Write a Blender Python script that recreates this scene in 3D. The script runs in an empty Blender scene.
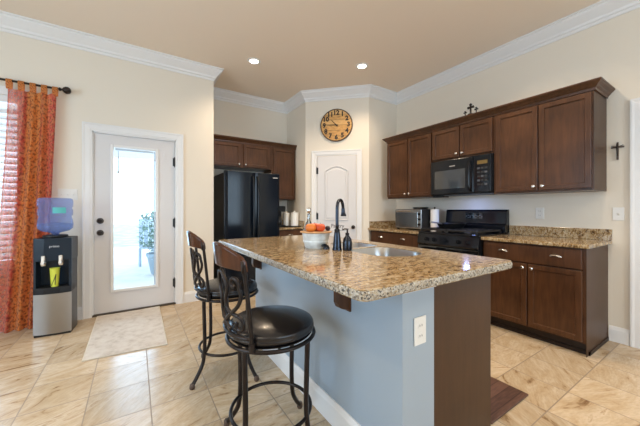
import bpy, bmesh, math, random
from mathutils import Vector, Matrix
random.seed(4)
PI = math.pi
S = bpy.context.scene
COL = S.collection

# ---------------------------------------------------------------- camera, light, exposure
FPX, CX, HY = 286.0, 320.0, 210.0
YAW = math.atan(185 / 286.0)
cd = bpy.data.cameras.new('camera'); cam = bpy.data.objects.new('camera', cd); COL.objects.link(cam)
cam.location = (0, 0, 1.18); cam.rotation_euler = (PI / 2, 0, -YAW)
cd.sensor_width = 36; cd.lens = FPX / 640 * 36; cd.shift_y = -(213 - HY) / 640; cd.clip_start = .02
S.camera = cam
S.view_settings.view_transform = 'Standard'; S.view_settings.look = 'None'
S.view_settings.gamma = 1; S.view_settings.use_curve_mapping = False
S.view_settings.exposure = 0.06

W = bpy.data.worlds.new('sky'); S.world = W; W.use_nodes = True
bg = W.node_tree.nodes['Background']; bg.inputs[0].default_value = (.62, .81, 1, 1); bg.inputs[1].default_value = 3.4

def area(name, loc, target, sx, sy, power, col):
    l = bpy.data.lights.new(name, 'AREA'); l.shape = 'RECTANGLE'; l.size = sx; l.size_y = sy
    l.energy = power; l.color = col
    o = bpy.data.objects.new(name, l); COL.objects.link(o); o.location = loc
    o.rotation_euler = (Vector(target) - Vector(loc)).to_track_quat('-Z', 'Y').to_euler()
    return o
# daylight entering by the windows of the unseen walls, by the glazed door and the shuttered window
area('daylight_left_windows', (-3.14, .9, 1.45), (3, .9, 1.2), 2.6, 1.7, 72, (.56, .78, 1))
area('daylight_rear_windows', (1.6, -3.44, 1.6), (1.2, 3, 1.2), 3.0, 2.0, 60, (.62, .82, 1))
area('daylight_door', (.02, 4.45, 1.25), (.05, 0, .6), .7, 1.7, 24, (.42, .70, 1))
area('daylight_shutter_window', (-1.5, 4.5, 1.5), (-1.2, 0, .8), 1.1, 1.6, 70, (.45, .72, 1))
LAMPS = [(1.261, 3.482), (2.488, 2.837), (1.40, 2.02), (2.62, 1.22), (1.5, .55), (-1.2, 2.1), (-1.2, .4), (2.7, -.9), (.4, -1.2), (-1.4, -1.6)]
LAMP_POWER = 26

# ---------------------------------------------------------------- helpers
def T(name, label, cat, loc=(0, 0, 0), rz=0, group=None, kind=None):
    o = bpy.data.objects.new(name, None); COL.objects.link(o); o.empty_display_size = .1
    o.location = loc; o.rotation_euler = (0, 0, rz)
    return tag(o, label, cat, group, kind)

def tag(o, label=None, cat=None, group=None, kind=None):
    if label: o['label'] = label
    if cat: o['category'] = cat
    if group: o['group'] = group
    if kind: o['kind'] = kind
    return o

def obj(name, bm, mat, parent=None, smooth=False, bevel=0, seg=2, loc=None, recalc=True):
    if recalc: bmesh.ops.recalc_face_normals(bm, faces=bm.faces)
    me = bpy.data.meshes.new(name); bm.to_mesh(me); bm.free()
    for m in (mat if isinstance(mat, (list, tuple)) else [mat]): me.materials.append(m)
    if smooth:
        for p in me.polygons: p.use_smooth = True
        if smooth == 'auto':
            try: me.set_sharp_from_angle(angle=math.radians(38))
            except Exception: pass
    o = bpy.data.objects.new(name, me); COL.objects.link(o)
    if parent is not None: o.parent = parent
    if loc: o.location = loc
    if bevel:
        b = o.modifiers.new('bevel', 'BEVEL'); b.width = bevel; b.segments = seg; b.limit_method = 'ANGLE'
    return o

def struct(name, bm, mat, parent=None, **k):
    o = obj(name, bm, mat, parent, **k)
    if parent is None: o['kind'] = 'structure'
    return o

def copy_tree(o, parent=None):
    c = o.copy(); COL.objects.link(c)
    if parent is not None: c.parent = parent
    for ch in list(o.children): copy_tree(ch, c)
    return c

def NB(): return bmesh.new()

def box(bm, x0, x1, y0, y1, z0, z1, mi=0):
    vs = [bm.verts.new(p) for p in ((x0, y0, z0), (x1, y0, z0), (x1, y1, z0), (x0, y1, z0), (x0, y0, z1), (x1, y0, z1), (x1, y1, z1), (x0, y1, z1))]
    for f in ((0, 3, 2, 1), (4, 5, 6, 7), (0, 1, 5, 4), (1, 2, 6, 5), (2, 3, 7, 6), (3, 0, 4, 7)):
        bm.faces.new([vs[i] for i in f]).material_index = mi
    return vs

def B(*a):
    bm = NB(); box(bm, *a); return bm

def lathe(bm, prof, c=(0, 0, 0), n=28, axis='z', mi=0, caps=True):
    rings = []
    for r, h in prof:
        if r < 1e-6:
            p = [(0, 0, h)]
        else:
            p = [(r * math.cos(2 * PI * i / n), r * math.sin(2 * PI * i / n), h) for i in range(n)]
        vs = []
        for q in p:
            if axis == 'z': v = q
            elif axis == 'y': v = (q[0], q[2], q[1])
            else: v = (q[2], q[0], q[1])
            vs.append(bm.verts.new((v[0] + c[0], v[1] + c[1], v[2] + c[2])))
        rings.append(vs)
    for a, b in zip(rings, rings[1:]):
        if len(a) == 1 and len(b) == 1: continue
        for i in range(n):
            j = (i + 1) % n
            if len(a) == 1: f = bm.faces.new((a[0], b[i], b[j]))
            elif len(b) == 1: f = bm.faces.new((a[i], b[0], a[j]))
            else: f = bm.faces.new((a[i], b[i], b[j], a[j]))
            f.material_index = mi
    for r in (rings[0], rings[-1]):
        if caps and len(r) > 1: bm.faces.new(r).material_index = mi

def tube(bm, pts, r, n=10, closed=False, flat=1.0):
    pts = [Vector(p) for p in pts]; N = len(pts)
    rr = r if isinstance(r, (list, tuple)) else [r] * N
    tan = []
    for i in range(N):
        if closed: t = pts[(i + 1) % N] - pts[i - 1]
        else: t = pts[min(i + 1, N - 1)] - pts[max(i - 1, 0)]
        tan.append(t.normalized())
    up = Vector((0, 0, 1)) if abs(tan[0].z) < .9 else Vector((1, 0, 0))
    u = tan[0].cross(up).normalized(); rings = []
    for i in range(N):
        u = (u - tan[i] * u.dot(tan[i])).normalized(); v = tan[i].cross(u)
        rings.append([bm.verts.new(pts[i] + (u * math.cos(2 * PI * k / n) * flat + v * math.sin(2 * PI * k / n)) * rr[i]) for k in range(n)])
    M = N if closed else N - 1
    for i in range(M):
        a, b = rings[i], rings[(i + 1) % N]
        for k in range(n):
            bm.faces.new((a[k], a[(k + 1) % n], b[(k + 1) % n], b[k]))
    if not closed:
        bm.faces.new(rings[0]); bm.faces.new(rings[-1])

def prism(bm, poly, h0, h1, axis='z', mi=0):
    def P(a, b, h):
        return (a, b, h) if axis == 'z' else ((a, h, b) if axis == 'y' else (h, a, b))
    A = [bm.verts.new(P(a, b, h0)) for a, b in poly]; C = [bm.verts.new(P(a, b, h1)) for a, b in poly]
    n = len(poly)
    bm.faces.new(A).material_index = mi; bm.faces.new(C).material_index = mi
    for i in range(n): bm.faces.new((A[i], A[(i + 1) % n], C[(i + 1) % n], C[i])).material_index = mi

def smoothpath(pts, n=8):
    P = [Vector(p) for p in pts]; out = []
    for i in range(len(P) - 1):
        a, b, c, d = P[max(i - 1, 0)], P[i], P[i + 1], P[min(i + 2, len(P) - 1)]
        for k in range(n):
            t = k / n
            out.append(.5 * ((2 * b) + (c - a) * t + (2 * a - 5 * b + 4 * c - d) * t * t + (3 * b - a - 3 * c + d) * t ** 3))
    out.append(P[-1]); return out

def rrect(x0, x1, y0, y1, r, n=6):
    out = []
    if not isinstance(r, (list, tuple)): r = [r] * 4
    for (cx, cy, a0), q in zip(((x1, y1, 0), (x0, y1, 90), (x0, y0, 180), (x1, y0, 270)), r):
        sx = -1 if cx == x1 else 1; sy = -1 if cy == y1 else 1
        for k in range(n + 1):
            a = math.radians(a0 + 90 * k / n)
            out.append((cx + sx * q + q * math.cos(a), cy + sy * q + q * math.sin(a)))
    return out

def plate_with_holes(bm, outer, holes, z0, z1):
    """slab with an outline and holes, top and bottom faces filled"""
    for z in (z0, z1):
        es = []
        for loop in [outer] + holes:
            vs = [bm.verts.new((a, b, z)) for a, b in loop]
            es += [bm.edges.new((vs[i], vs[(i + 1) % len(vs)])) for i in range(len(vs))]
            if z == z0: loop_lo.append(vs) if False else None
            store.setdefault(z, []).append(vs)
        bmesh.ops.triangle_fill(bm, use_beauty=True, use_dissolve=False, edges=es)
    for lo, hi in zip(store[z0], store[z1]):
        n = len(lo)
        for i in range(n): bm.faces.new((lo[i], lo[(i + 1) % n], hi[(i + 1) % n], hi[i]))
    store.clear()
store = {}

def sweep(bm, path, prof, closed=False):
    """profile [(offset to the right of the path, z)] swept along a plan polyline with mitres"""
    P = [Vector((p[0], p[1])) for p in path]; rows = []
    for i in range(len(P)):
        def nrm(a, b):
            d = (b - a).normalized(); return Vector((d.y, -d.x))
        n1 = nrm(P[i - 1], P[i]) if i > 0 else nrm(P[0], P[1])
        n2 = nrm(P[i], P[i + 1]) if i < len(P) - 1 else n1
        m = (n1 + n2); m = m / max(m.dot(n1), 1e-6) if m.length > 1e-6 else n1
        rows.append([bm.verts.new((P[i].x + m.x * o, P[i].y + m.y * o, z)) for o, z in prof])
    k = len(prof)
    for a, b in zip(rows, rows[1:]):
        for j in range(k): bm.faces.new((a[j], a[(j + 1) % k], b[(j + 1) % k], b[j]))
    bm.faces.new(rows[0]); bm.faces.new(rows[-1])

def wall_panels(bm, a0, a1, b0, b1, z0, z1, holes, axis='x'):
    """wall slab between a0..a1 (along) and b0..b1 (thickness) with rectangular openings"""
    xs = sorted({a0, a1, *[h[0] for h in holes], *[h[1] for h in holes]})
    for x, y in zip(xs, xs[1:]):
        cuts = sorted([(h[2], h[3]) for h in holes if h[0] <= x + 1e-6 and h[1] >= y - 1e-6]); z = z0
        for c, d in cuts + [(z1, z1)]:
            if c > z + 1e-6:
                if axis == 'x': box(bm, x, y, b0, b1, z, c)
                else: box(bm, b0, b1, x, y, z, c)
            z = d
    bmesh.ops.remove_doubles(bm, verts=bm.verts, dist=1e-5)

def text_bm(body, size, extrude=.001, align='CENTER', bold=0):
    cu = bpy.data.curves.new('t', 'FONT'); cu.body = body; cu.size = size; cu.extrude = extrude; cu.offset = bold
    cu.align_x = align; cu.align_y = 'CENTER'; cu.resolution_u = 3
    o = bpy.data.objects.new('t', cu); COL.objects.link(o)
    bpy.context.view_layer.update()
    me = bpy.data.meshes.new_from_object(o.evaluated_get(bpy.context.evaluated_depsgraph_get()))
    bm = NB(); bm.from_mesh(me)
    bpy.data.objects.remove(o); bpy.data.meshes.remove(me); bpy.data.curves.remove(cu)
    return bm

def place(bm, M): bmesh.ops.transform(bm, matrix=M, verts=bm.verts); return bm
FACE = Matrix.Rotation(PI / 2, 4, 'X')      # text lying in xy -> standing, readable from -y

# ---------------------------------------------------------------- materials
def mk(name):
    m = bpy.data.materials.new(name); m.use_nodes = True
    nt = m.node_tree; return m, nt, nt.nodes['Principled BSDF']
def N(nt, t, **k):
    n = nt.nodes.new(t)
    for a, b in k.items():
        if a.startswith('i_'): n.inputs[int(a[2:])].default_value = b
        else: setattr(n, a, b)
    return n
def L(nt, a, b): nt.links.new(a, b)
def c4(c): return (c[0], c[1], c[2], 1)
def srgb(r, g, b):
    f = lambda v: (v / 255 / 12.92) if v / 255 <= .04045 else ((v / 255 + .055) / 1.055) ** 2.4
    return (f(r), f(g), f(b))
def simple(name, col, rough=.5, metal=0, coat=0, spec=None, bump=None, bscale=60, emit=None, es=0, vary=0, vscale=4):
    m, nt, p = mk(name)
    p.inputs['Base Color'].default_value = c4(col); p.inputs['Roughness'].default_value = rough
    p.inputs['Metallic'].default_value = metal; p.inputs['Coat Weight'].default_value = coat
    if spec is not None: p.inputs['Specular IOR Level'].default_value = spec
    if emit: p.inputs['Emission Color'].default_value = c4(emit); p.inputs['Emission Strength'].default_value = es
    tc = N(nt, 'ShaderNodeTexCoord')
    if vary:
        n = N(nt, 'ShaderNodeTexNoise'); n.inputs['Scale'].default_value = vscale; n.inputs['Detail'].default_value = 5
        L(nt, tc.outputs['Object'], n.inputs['Vector'])
        r = N(nt, 'ShaderNodeValToRGB'); e = r.color_ramp.elements
        e[0].position = .3; e[1].position = .7
        e[0].color = c4([v * (1 - vary) for v in col]); e[1].color = c4([min(1, v * (1 + vary)) for v in col])
        L(nt, n.outputs[0], r.inputs[0]); L(nt, r.outputs[0], p.inputs['Base Color'])
    if bump:
        n = N(nt, 'ShaderNodeTexNoise'); n.inputs['Scale'].default_value = bscale; n.inputs['Detail'].default_value = 3
        L(nt, tc.outputs['Object'], n.inputs['Vector'])
        b = N(nt, 'ShaderNodeBump'); b.inputs['Strength'].default_value = bump; b.inputs['Distance'].default_value = .002
        L(nt, n.outputs[0], b.inputs['Height']); L(nt, b.outputs[0], p.inputs['Normal'])
    return m
def ramp(nt, stops):
    r = N(nt, 'ShaderNodeValToRGB'); e = r.color_ramp.elements
    while len(e) < len(stops): e.new(.5)
    for q, (pos, c) in zip(e, stops): q.position = pos; q.color = c4(c)
    return r

M_wall = simple('wall_paint', srgb(226, 216, 200), .6, bump=.12, bscale=220)
M_ceil = simple('ceiling_paint', srgb(236, 221, 203), .8, bump=.15, bscale=200)
M_trim = simple('white_trim_paint', srgb(228, 226, 224), .4)
M_door = simple('white_door_paint', srgb(214, 211, 210), .42)
M_isl = simple('pale_blue_grey_paint', srgb(153, 167, 179), .36, spec=.9, bump=.1, bscale=200)
M_plastic = simple('white_plastic', srgb(226, 222, 215), .35)
M_dark = simple('oil_rubbed_bronze', (.035, .027, .024), .32, .8)
M_nickel = simple('brushed_nickel', (.75, .72, .68), .25, 1)
M_steel = simple('brushed_steel', (.45, .445, .44), .28, 1)
M_black = simple('black_enamel', (.005, .006, .009), .12, 0, spec=.4)
M_blackm = simple('black_plastic', (.009, .010, .012), .42, spec=.3)
M_iron = simple('cast_iron', (.012, .012, .013), .42)
M_glassk = simple('black_glass', (.004, .005, .006), .03, 0, coat=1)
M_paper = simple('paper', srgb(245, 243, 240), .8)
M_ceramic = simple('white_ceramic', srgb(240, 238, 232), .18, coat=.5)
M_slot = simple('dark_slot', (.02, .02, .02), .6)

def wood_cab(name, a, b, rough=.33):
    m, nt, p = mk(name)
    tc = N(nt, 'ShaderNodeTexCoord'); mp = N(nt, 'ShaderNodeMapping'); mp.inputs['Scale'].default_value = (14, 14, 1.6)
    L(nt, tc.outputs['Object'], mp.inputs[0])
    n = N(nt, 'ShaderNodeTexNoise'); n.inputs['Scale'].default_value = 3; n.inputs['Detail'].default_value = 6; n.inputs['Distortion'].default_value = .6
    L(nt, mp.outputs[0], n.inputs['Vector'])
    n2 = N(nt, 'ShaderNodeTexNoise'); n2.inputs['Scale'].default_value = 3.5; n2.inputs['Detail'].default_value = 2
    L(nt, tc.outputs['Object'], n2.inputs['Vector'])
    mx = N(nt, 'ShaderNodeMath', operation='ADD'); L(nt, n.outputs[0], mx.inputs[0]); L(nt, n2.outputs[0], mx.inputs[1])
    ml = N(nt, 'ShaderNodeMath', operation='MULTIPLY'); ml.inputs[1].default_value = .5; L(nt, mx.outputs[0], ml.inputs[0])
    r = ramp(nt, [(.32, a), (.68, b)]); L(nt, ml.outputs[0], r.inputs[0]); L(nt, r.outputs[0], p.inputs['Base Color'])
    p.inputs['Roughness'].default_value = rough; p.inputs['Coat Weight'].default_value = .06; p.inputs['Coat Roughness'].default_value = .2; p.inputs['Specular IOR Level'].default_value = .32
    return m
M_cab = wood_cab('dark_cherry_wood', (.040, .016, .0066), (.108, .045, .019))
M_panel = wood_cab('cabinet_end_panel_wood', (.046, .020, .009), (.070, .031, .014), .42)
M_rail = wood_cab('stool_rail_wood', (.018, .006, .003), (.085, .028, .011), .2)

def granite():
    m, nt, p = mk('granite')
    tc = N(nt, 'ShaderNodeTexCoord')
    mp = N(nt, 'ShaderNodeMapping'); mp.inputs['Scale'].default_value = (.75, 1.9, 1); mp.inputs['Rotation'].default_value = (0, 0, .15)
    L(nt, tc.outputs['Object'], mp.inputs[0])
    a = N(nt, 'ShaderNodeTexNoise'); a.inputs['Scale'].default_value = 26; a.inputs['Detail'].default_value = 8; a.inputs['Roughness'].default_value = .68; a.inputs['Distortion'].default_value = .9
    L(nt, mp.outputs[0], a.inputs['Vector'])
    r = ramp(nt, [(.29, (.025, .015, .008)), (.39, (.12, .065, .025)), (.465, (.29, .175, .072)), (.54, (.40, .29, .155)), (.68, (.56, .47, .35))])
    L(nt, a.outputs[0], r.inputs[0])
    v = N(nt, 'ShaderNodeTexVoronoi'); v.inputs['Scale'].default_value = 110; v.inputs['Randomness'].default_value = 1
    L(nt, tc.outputs['Object'], v.inputs['Vector'])
    sx = N(nt, 'ShaderNodeSeparateColor'); L(nt, v.outputs['Color'], sx.inputs[0])
    rd = ramp(nt, [(.0, (.8, .8, .8)), (.09, (.8, .8, .8)), (.11, (0, 0, 0))]); L(nt, sx.outputs[0], rd.inputs[0])
    rl = ramp(nt, [(.0, (0, 0, 0)), (.80, (0, 0, 0)), (.82, (1, 1, 1))]); L(nt, sx.outputs[1], rl.inputs[0])
    b = N(nt, 'ShaderNodeTexNoise'); b.inputs['Scale'].default_value = 20; b.inputs['Detail'].default_value = 2
    L(nt, tc.outputs['Object'], b.inputs['Vector'])
    rb = ramp(nt, [(.40, (.2, .2, .2)), (.62, (1, 1, 1))]); L(nt, b.outputs[0], rb.inputs[0])
    mu = N(nt, 'ShaderNodeMath', operation='MULTIPLY'); L(nt, rd.outputs[0], mu.inputs[0]); L(nt, rb.outputs[0], mu.inputs[1])
    m1 = N(nt, 'ShaderNodeMix', data_type='RGBA'); L(nt, mu.outputs[0], m1.inputs[0]); L(nt, r.outputs[0], m1.inputs[6]); m1.inputs[7].default_value = (.02, .014, .010, 1)
    ml = N(nt, 'ShaderNodeMath', operation='MULTIPLY'); L(nt, rl.outputs[0], ml.inputs[0]); ml.inputs[1].default_value = .3
    m2 = N(nt, 'ShaderNodeMix', data_type='RGBA'); L(nt, ml.outputs[0], m2.inputs[0]); L(nt, m1.outputs[2], m2.inputs[6]); m2.inputs[7].default_value = (.60, .54, .44, 1)
    L(nt, m2.outputs[2], p.inputs['Base Color'])
    p.inputs['Roughness'].default_value = .11; p.inputs['Coat Weight'].default_value = .1; p.inputs['Coat Roughness'].default_value = .06
    return m
M_gran = granite()

def granite_edge():
    m, nt, p = mk('chiselled_granite_edge')
    tc = N(nt, 'ShaderNodeTexCoord')
    v = N(nt, 'ShaderNodeTexVoronoi'); v.inputs['Scale'].default_value = 170
    L(nt, tc.outputs['Object'], v.inputs['Vector'])
    sx = N(nt, 'ShaderNodeSeparateColor'); L(nt, v.outputs['Color'], sx.inputs[0])
    r = ramp(nt, [(.0, (.04, .034, .028)), (.14, (.10, .08, .06)), (.26, (.30, .25, .19)), (.6, (.46, .42, .35)), (.8, (.33, .25, .15)), (1, (.56, .54, .48))])
    L(nt, sx.outputs[0], r.inputs[0]); L(nt, r.outputs[0], p.inputs['Base Color']); p.inputs['Roughness'].default_value = .3
    b = N(nt, 'ShaderNodeBump'); b.inputs['Strength'].default_value = .5; b.inputs['Distance'].default_value = .004
    L(nt, v.outputs[0], b.inputs['Height']); L(nt, b.outputs[0], p.inputs['Normal'])
    return m
M_gedge = granite_edge()

def tile_floor():
    m, nt, p = mk('travertine_tile')
    TS = .651
    tc = N(nt, 'ShaderNodeTexCoord')
    off = N(nt, 'ShaderNodeVectorMath', operation='SUBTRACT'); off.inputs[1].default_value = (.08, 2.31, 0); L(nt, tc.outputs['Object'], off.inputs[0])
    sep = N(nt, 'ShaderNodeSeparateXYZ'); L(nt, off.outputs[0], sep.inputs[0])
    def M(op, a, b=None, c=None):
        n = N(nt, 'ShaderNodeMath', operation=op)
        for i, q in enumerate((a, b, c)):
            if q is None: continue
            if isinstance(q, (int, float)): n.inputs[i].default_value = q
            else: L(nt, q, n.inputs[i])
        return n.outputs[0]
    TX, TY = .325, .325
    # columns of long tiles, alternate columns shifted by half a tile
    cx = M('DIVIDE', sep.outputs[0], TX); ix = M('FLOOR', cx)
    sh = M('MULTIPLY', ix, 0.0)
    cy = M('ADD', M('DIVIDE', sep.outputs[1], TY), sh); iy = M('FLOOR', cy)
    fx = M('SUBTRACT', cx, ix); fy = M('SUBTRACT', cy, iy)
    ex = M('MULTIPLY', M('MINIMUM', fx, M('SUBTRACT', 1, fx)), TX)
    ey = M('MULTIPLY', M('MINIMUM', fy, M('SUBTRACT', 1, fy)), TY)
    g = M('LESS_THAN', M('MINIMUM', ex, ey), .0030)
    cb = N(nt, 'ShaderNodeCombineXYZ'); L(nt, ix, cb.inputs[0]); L(nt, iy, cb.inputs[1])
    wn = N(nt, 'ShaderNodeTexWhiteNoise'); wn.noise_dimensions = '3D'; L(nt, cb.outputs[0], wn.inputs['Vector'])
    sc = N(nt, 'ShaderNodeVectorMath', operation='SCALE'); sc.inputs['Scale'].default_value = 9; L(nt, wn.outputs['Color'], sc.inputs[0])
    rt = N(nt, 'ShaderNodeVectorRotate'); rt.rotation_type = 'Z_AXIS'
    L(nt, tc.outputs['Object'], rt.inputs['Vector'])
    ang = M('ADD', M('MULTIPLY', M('SUBTRACT', wn.outputs['Value'], .5), 1.5), -.30); L(nt, ang, rt.inputs['Angle'])
    ad = N(nt, 'ShaderNodeVectorMath', operation='ADD'); L(nt, rt.outputs[0], ad.inputs[0]); L(nt, sc.outputs[0], ad.inputs[1])
    mp = N(nt, 'ShaderNodeMapping'); mp.inputs['Scale'].default_value = (1.0, 3.2, 1); L(nt, ad.outputs[0], mp.inputs[0])
    n1 = N(nt, 'ShaderNodeTexNoise'); n1.inputs['Scale'].default_value = 2.2; n1.inputs['Detail'].default_value = 7; n1.inputs['Roughness'].default_value = .62; n1.inputs['Distortion'].default_value = 1.8
    L(nt, mp.outputs[0], n1.inputs['Vector'])
    r = ramp(nt, [(.28, (.20, .115, .06)), (.345, (.34, .23, .13)), (.39, (.49, .365, .23)), (.50, (.54, .425, .29)), (.62, (.60, .49, .36)), (.665, (.42, .30, .18)), (.69, (.57, .45, .32))])
    L(nt, n1.outputs[0], r.inputs[0])
    n2 = N(nt, 'ShaderNodeTexNoise'); n2.inputs['Scale'].default_value = 30; n2.inputs['Detail'].default_value = 4; L(nt, mp.outputs[0], n2.inputs['Vector'])
    r2 = ramp(nt, [(.3, (.86, .84, .82)), (.6, (1, 1, 1))]); L(nt, n2.outputs[0], r2.inputs[0])
    mm = N(nt, 'ShaderNodeMix', data_type='RGBA', blend_type='MULTIPLY'); mm.inputs[0].default_value = 1; L(nt, r.outputs[0], mm.inputs[6]); L(nt, r2.outputs[0], mm.inputs[7])
    tv = M('ADD', M('MULTIPLY', wn.outputs['Value'], .22), .86)
    hs = N(nt, 'ShaderNodeHueSaturation'); L(nt, mm.outputs[2], hs.inputs['Color']); L(nt, tv, hs.inputs['Value'])
    mg = N(nt, 'ShaderNodeMix', data_type='RGBA'); L(nt, g, mg.inputs[0]); L(nt, hs.outputs[0], mg.inputs[6]); mg.inputs[7].default_value = (.26, .20, .145, 1)
    L(nt, mg.outputs[2], p.inputs['Base Color']); p.inputs['Specular IOR Level'].default_value = .25
    ro = M('ADD', M('MULTIPLY', g, .3), .24); L(nt, ro, p.inputs['Roughness'])
    b = N(nt, 'ShaderNodeBump'); b.inputs['Strength'].default_value = .35; b.inputs['Distance'].default_value = .003; b.invert = True
    L(nt, g, b.inputs['Height']); L(nt, b.outputs[0], p.inputs['Normal'])
    return m
M_tile = tile_floor()

def glass_mat(name, tint=(1, 1, 1), rough=0.0, refl=.08):
    m, nt, p = mk(name); nt.nodes.remove(p); out = nt.nodes['Material Output']
    t = N(nt, 'ShaderNodeBsdfTransparent'); t.inputs[0].default_value = c4(tint)
    g = N(nt, 'ShaderNodeBsdfGlossy'); g.inputs['Roughness'].default_value = rough
    f = N(nt, 'ShaderNodeLayerWeight'); f.inputs['Blend'].default_value = refl * 3
    mx = N(nt, 'ShaderNodeMixShader'); L(nt, f.outputs['Fresnel'], mx.inputs[0]); L(nt, t.outputs[0], mx.inputs[1]); L(nt, g.outputs[0], mx.inputs[2])
    L(nt, mx.outputs[0], out.inputs[0]); return m
M_pane = glass_mat('window_glass', (.97, .99, 1))
M_clear = glass_mat('clear_bottle_glass', (.90, .93, .95), .05, .16)

def bottle_mat():
    m, nt, p = mk('cloudy_blue_plastic'); out = nt.nodes['Material Output']
    p.inputs['Base Color'].default_value = (.28, .40, .80, 1); p.inputs['Roughness'].default_value = .15
    t = N(nt, 'ShaderNodeBsdfTransparent'); t.inputs[0].default_value = (.80, .87, 1, 1)
    tl = N(nt, 'ShaderNodeBsdfTranslucent'); tl.inputs[0].default_value = (.38, .50, .92, 1)
    a = N(nt, 'ShaderNodeMixShader'); a.inputs[0].default_value = .5; L(nt, p.outputs[0], a.inputs[1]); L(nt, tl.outputs[0], a.inputs[2])
    b = N(nt, 'ShaderNodeMixShader'); b.inputs[0].default_value = .68; L(nt, a.outputs[0], b.inputs[1]); L(nt, t.outputs[0], b.inputs[2])
    L(nt, b.outputs[0], out.inputs[0]); return m
M_bottle = bottle_mat()

def water_mat():
    m, nt, p = mk('water'); nt.nodes.remove(p); out = nt.nodes['Material Output']
    t = N(nt, 'ShaderNodeBsdfTransparent'); t.inputs[0].default_value = (.78, .88, 1, 1)
    g = N(nt, 'ShaderNodeBsdfGlossy'); g.inputs['Roughness'].default_value = .05
    d = N(nt, 'ShaderNodeBsdfTranslucent'); d.inputs[0].default_value = (.5, .62, .85, 1)
    a = N(nt, 'ShaderNodeMixShader'); a.inputs[0].default_value = .2; L(nt, t.outputs[0], a.inputs[1]); L(nt, d.outputs[0], a.inputs[2])
    b = N(nt, 'ShaderNodeMixShader'); b.inputs[0].default_value = .1; L(nt, a.outputs[0], b.inputs[1]); L(nt, g.outputs[0], b.inputs[2])
    L(nt, b.outputs[0], out.inputs[0]); return m
M_water = water_mat()

def curtain_mat():
    m, nt, p = mk('sheer_patterned_curtain'); out = nt.nodes['Material Output']
    tc = N(nt, 'ShaderNodeTexCoord')
    # bands of colour run down the cloth along its width (u of the cloth)
    sep = N(nt, 'ShaderNodeSeparateXYZ'); L(nt, tc.outputs['UV'], sep.inputs[0])
    band = ramp(nt, [(0, (.60, .06, .04)), (.06, (.78, .17, .11)), (.30, (.74, .12, .07)), (.36, (.55, .06, .03)), (.40, (.80, .27, .05)), (.66, (.84, .29, .06)), (.70, (.58, .10, .04)), (.76, (.80, .25, .07)), (.90, (.78, .15, .10)), (1, (.60, .07, .06))])
    L(nt, sep.outputs[0], band.inputs[0])
    mp = N(nt, 'ShaderNodeMapping'); mp.inputs['Scale'].default_value = (12, 40, 1); L(nt, tc.outputs['UV'], mp.inputs[0])
    n = N(nt, 'ShaderNodeTexNoise'); n.inputs['Scale'].default_value = 1.0; n.inputs['Detail'].default_value = 4; n.inputs['Distortion'].default_value = 1.2; L(nt, mp.outputs[0], n.inputs['Vector'])
    r = ramp(nt, [(.44, (0, 0, 0)), (.60, (1, 1, 1))]); L(nt, n.outputs[0], r.inputs[0])
    mx = N(nt, 'ShaderNodeMix', data_type='RGBA'); sc = N(nt, 'ShaderNodeMath', operation='MULTIPLY'); sc.inputs[1].default_value = .42; L(nt, r.outputs[0], sc.inputs[0])
    L(nt, sc.outputs[0], mx.inputs[0]); L(nt, band.outputs[0], mx.inputs[6]); mx.inputs[7].default_value = (.75, .42, .16, 1)
    n3 = N(nt, 'ShaderNodeTexNoise'); n3.inputs['Scale'].default_value = 2.3; n3.inputs['Detail'].default_value = 5; L(nt, mp.outputs[0], n3.inputs['Vector'])
    r3 = ramp(nt, [(.38, (.40, .26, .22)), (.52, (1, .97, .95))]); L(nt, n3.outputs[0], r3.inputs[0])
    m3 = N(nt, 'ShaderNodeMix', data_type='RGBA', blend_type='MULTIPLY'); m3.inputs[0].default_value = 1; L(nt, mx.outputs[2], m3.inputs[6]); L(nt, r3.outputs[0], m3.inputs[7])
    L(nt, m3.outputs[2], p.inputs['Base Color']); p.inputs['Roughness'].default_value = .6; p.inputs['Sheen Weight'].default_value = .2
    tl = N(nt, 'ShaderNodeBsdfTranslucent'); L(nt, m3.outputs[2], tl.inputs[0])
    a = N(nt, 'ShaderNodeMixShader'); a.inputs[0].default_value = .45; L(nt, p.outputs[0], a.inputs[1]); L(nt, tl.outputs[0], a.inputs[2])
    tr = N(nt, 'ShaderNodeBsdfTransparent'); tr.inputs[0].default_value = (1, .86, .82, 1)
    op = ramp(nt, [(0, (.12,) * 3), (.05, (.42,) * 3), (.28, (.35,) * 3), (.34, (.08,) * 3), (1, (.06,) * 3)]); L(nt, sep.outputs[0], op.inputs[0])
    b = N(nt, 'ShaderNodeMixShader'); L(nt, op.outputs[0], b.inputs[0]); L(nt, a.outputs[0], b.inputs[1]); L(nt, tr.outputs[0], b.inputs[2])
    L(nt, b.outputs[0], out.inputs[0]); return m
M_curt = curtain_mat()

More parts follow.
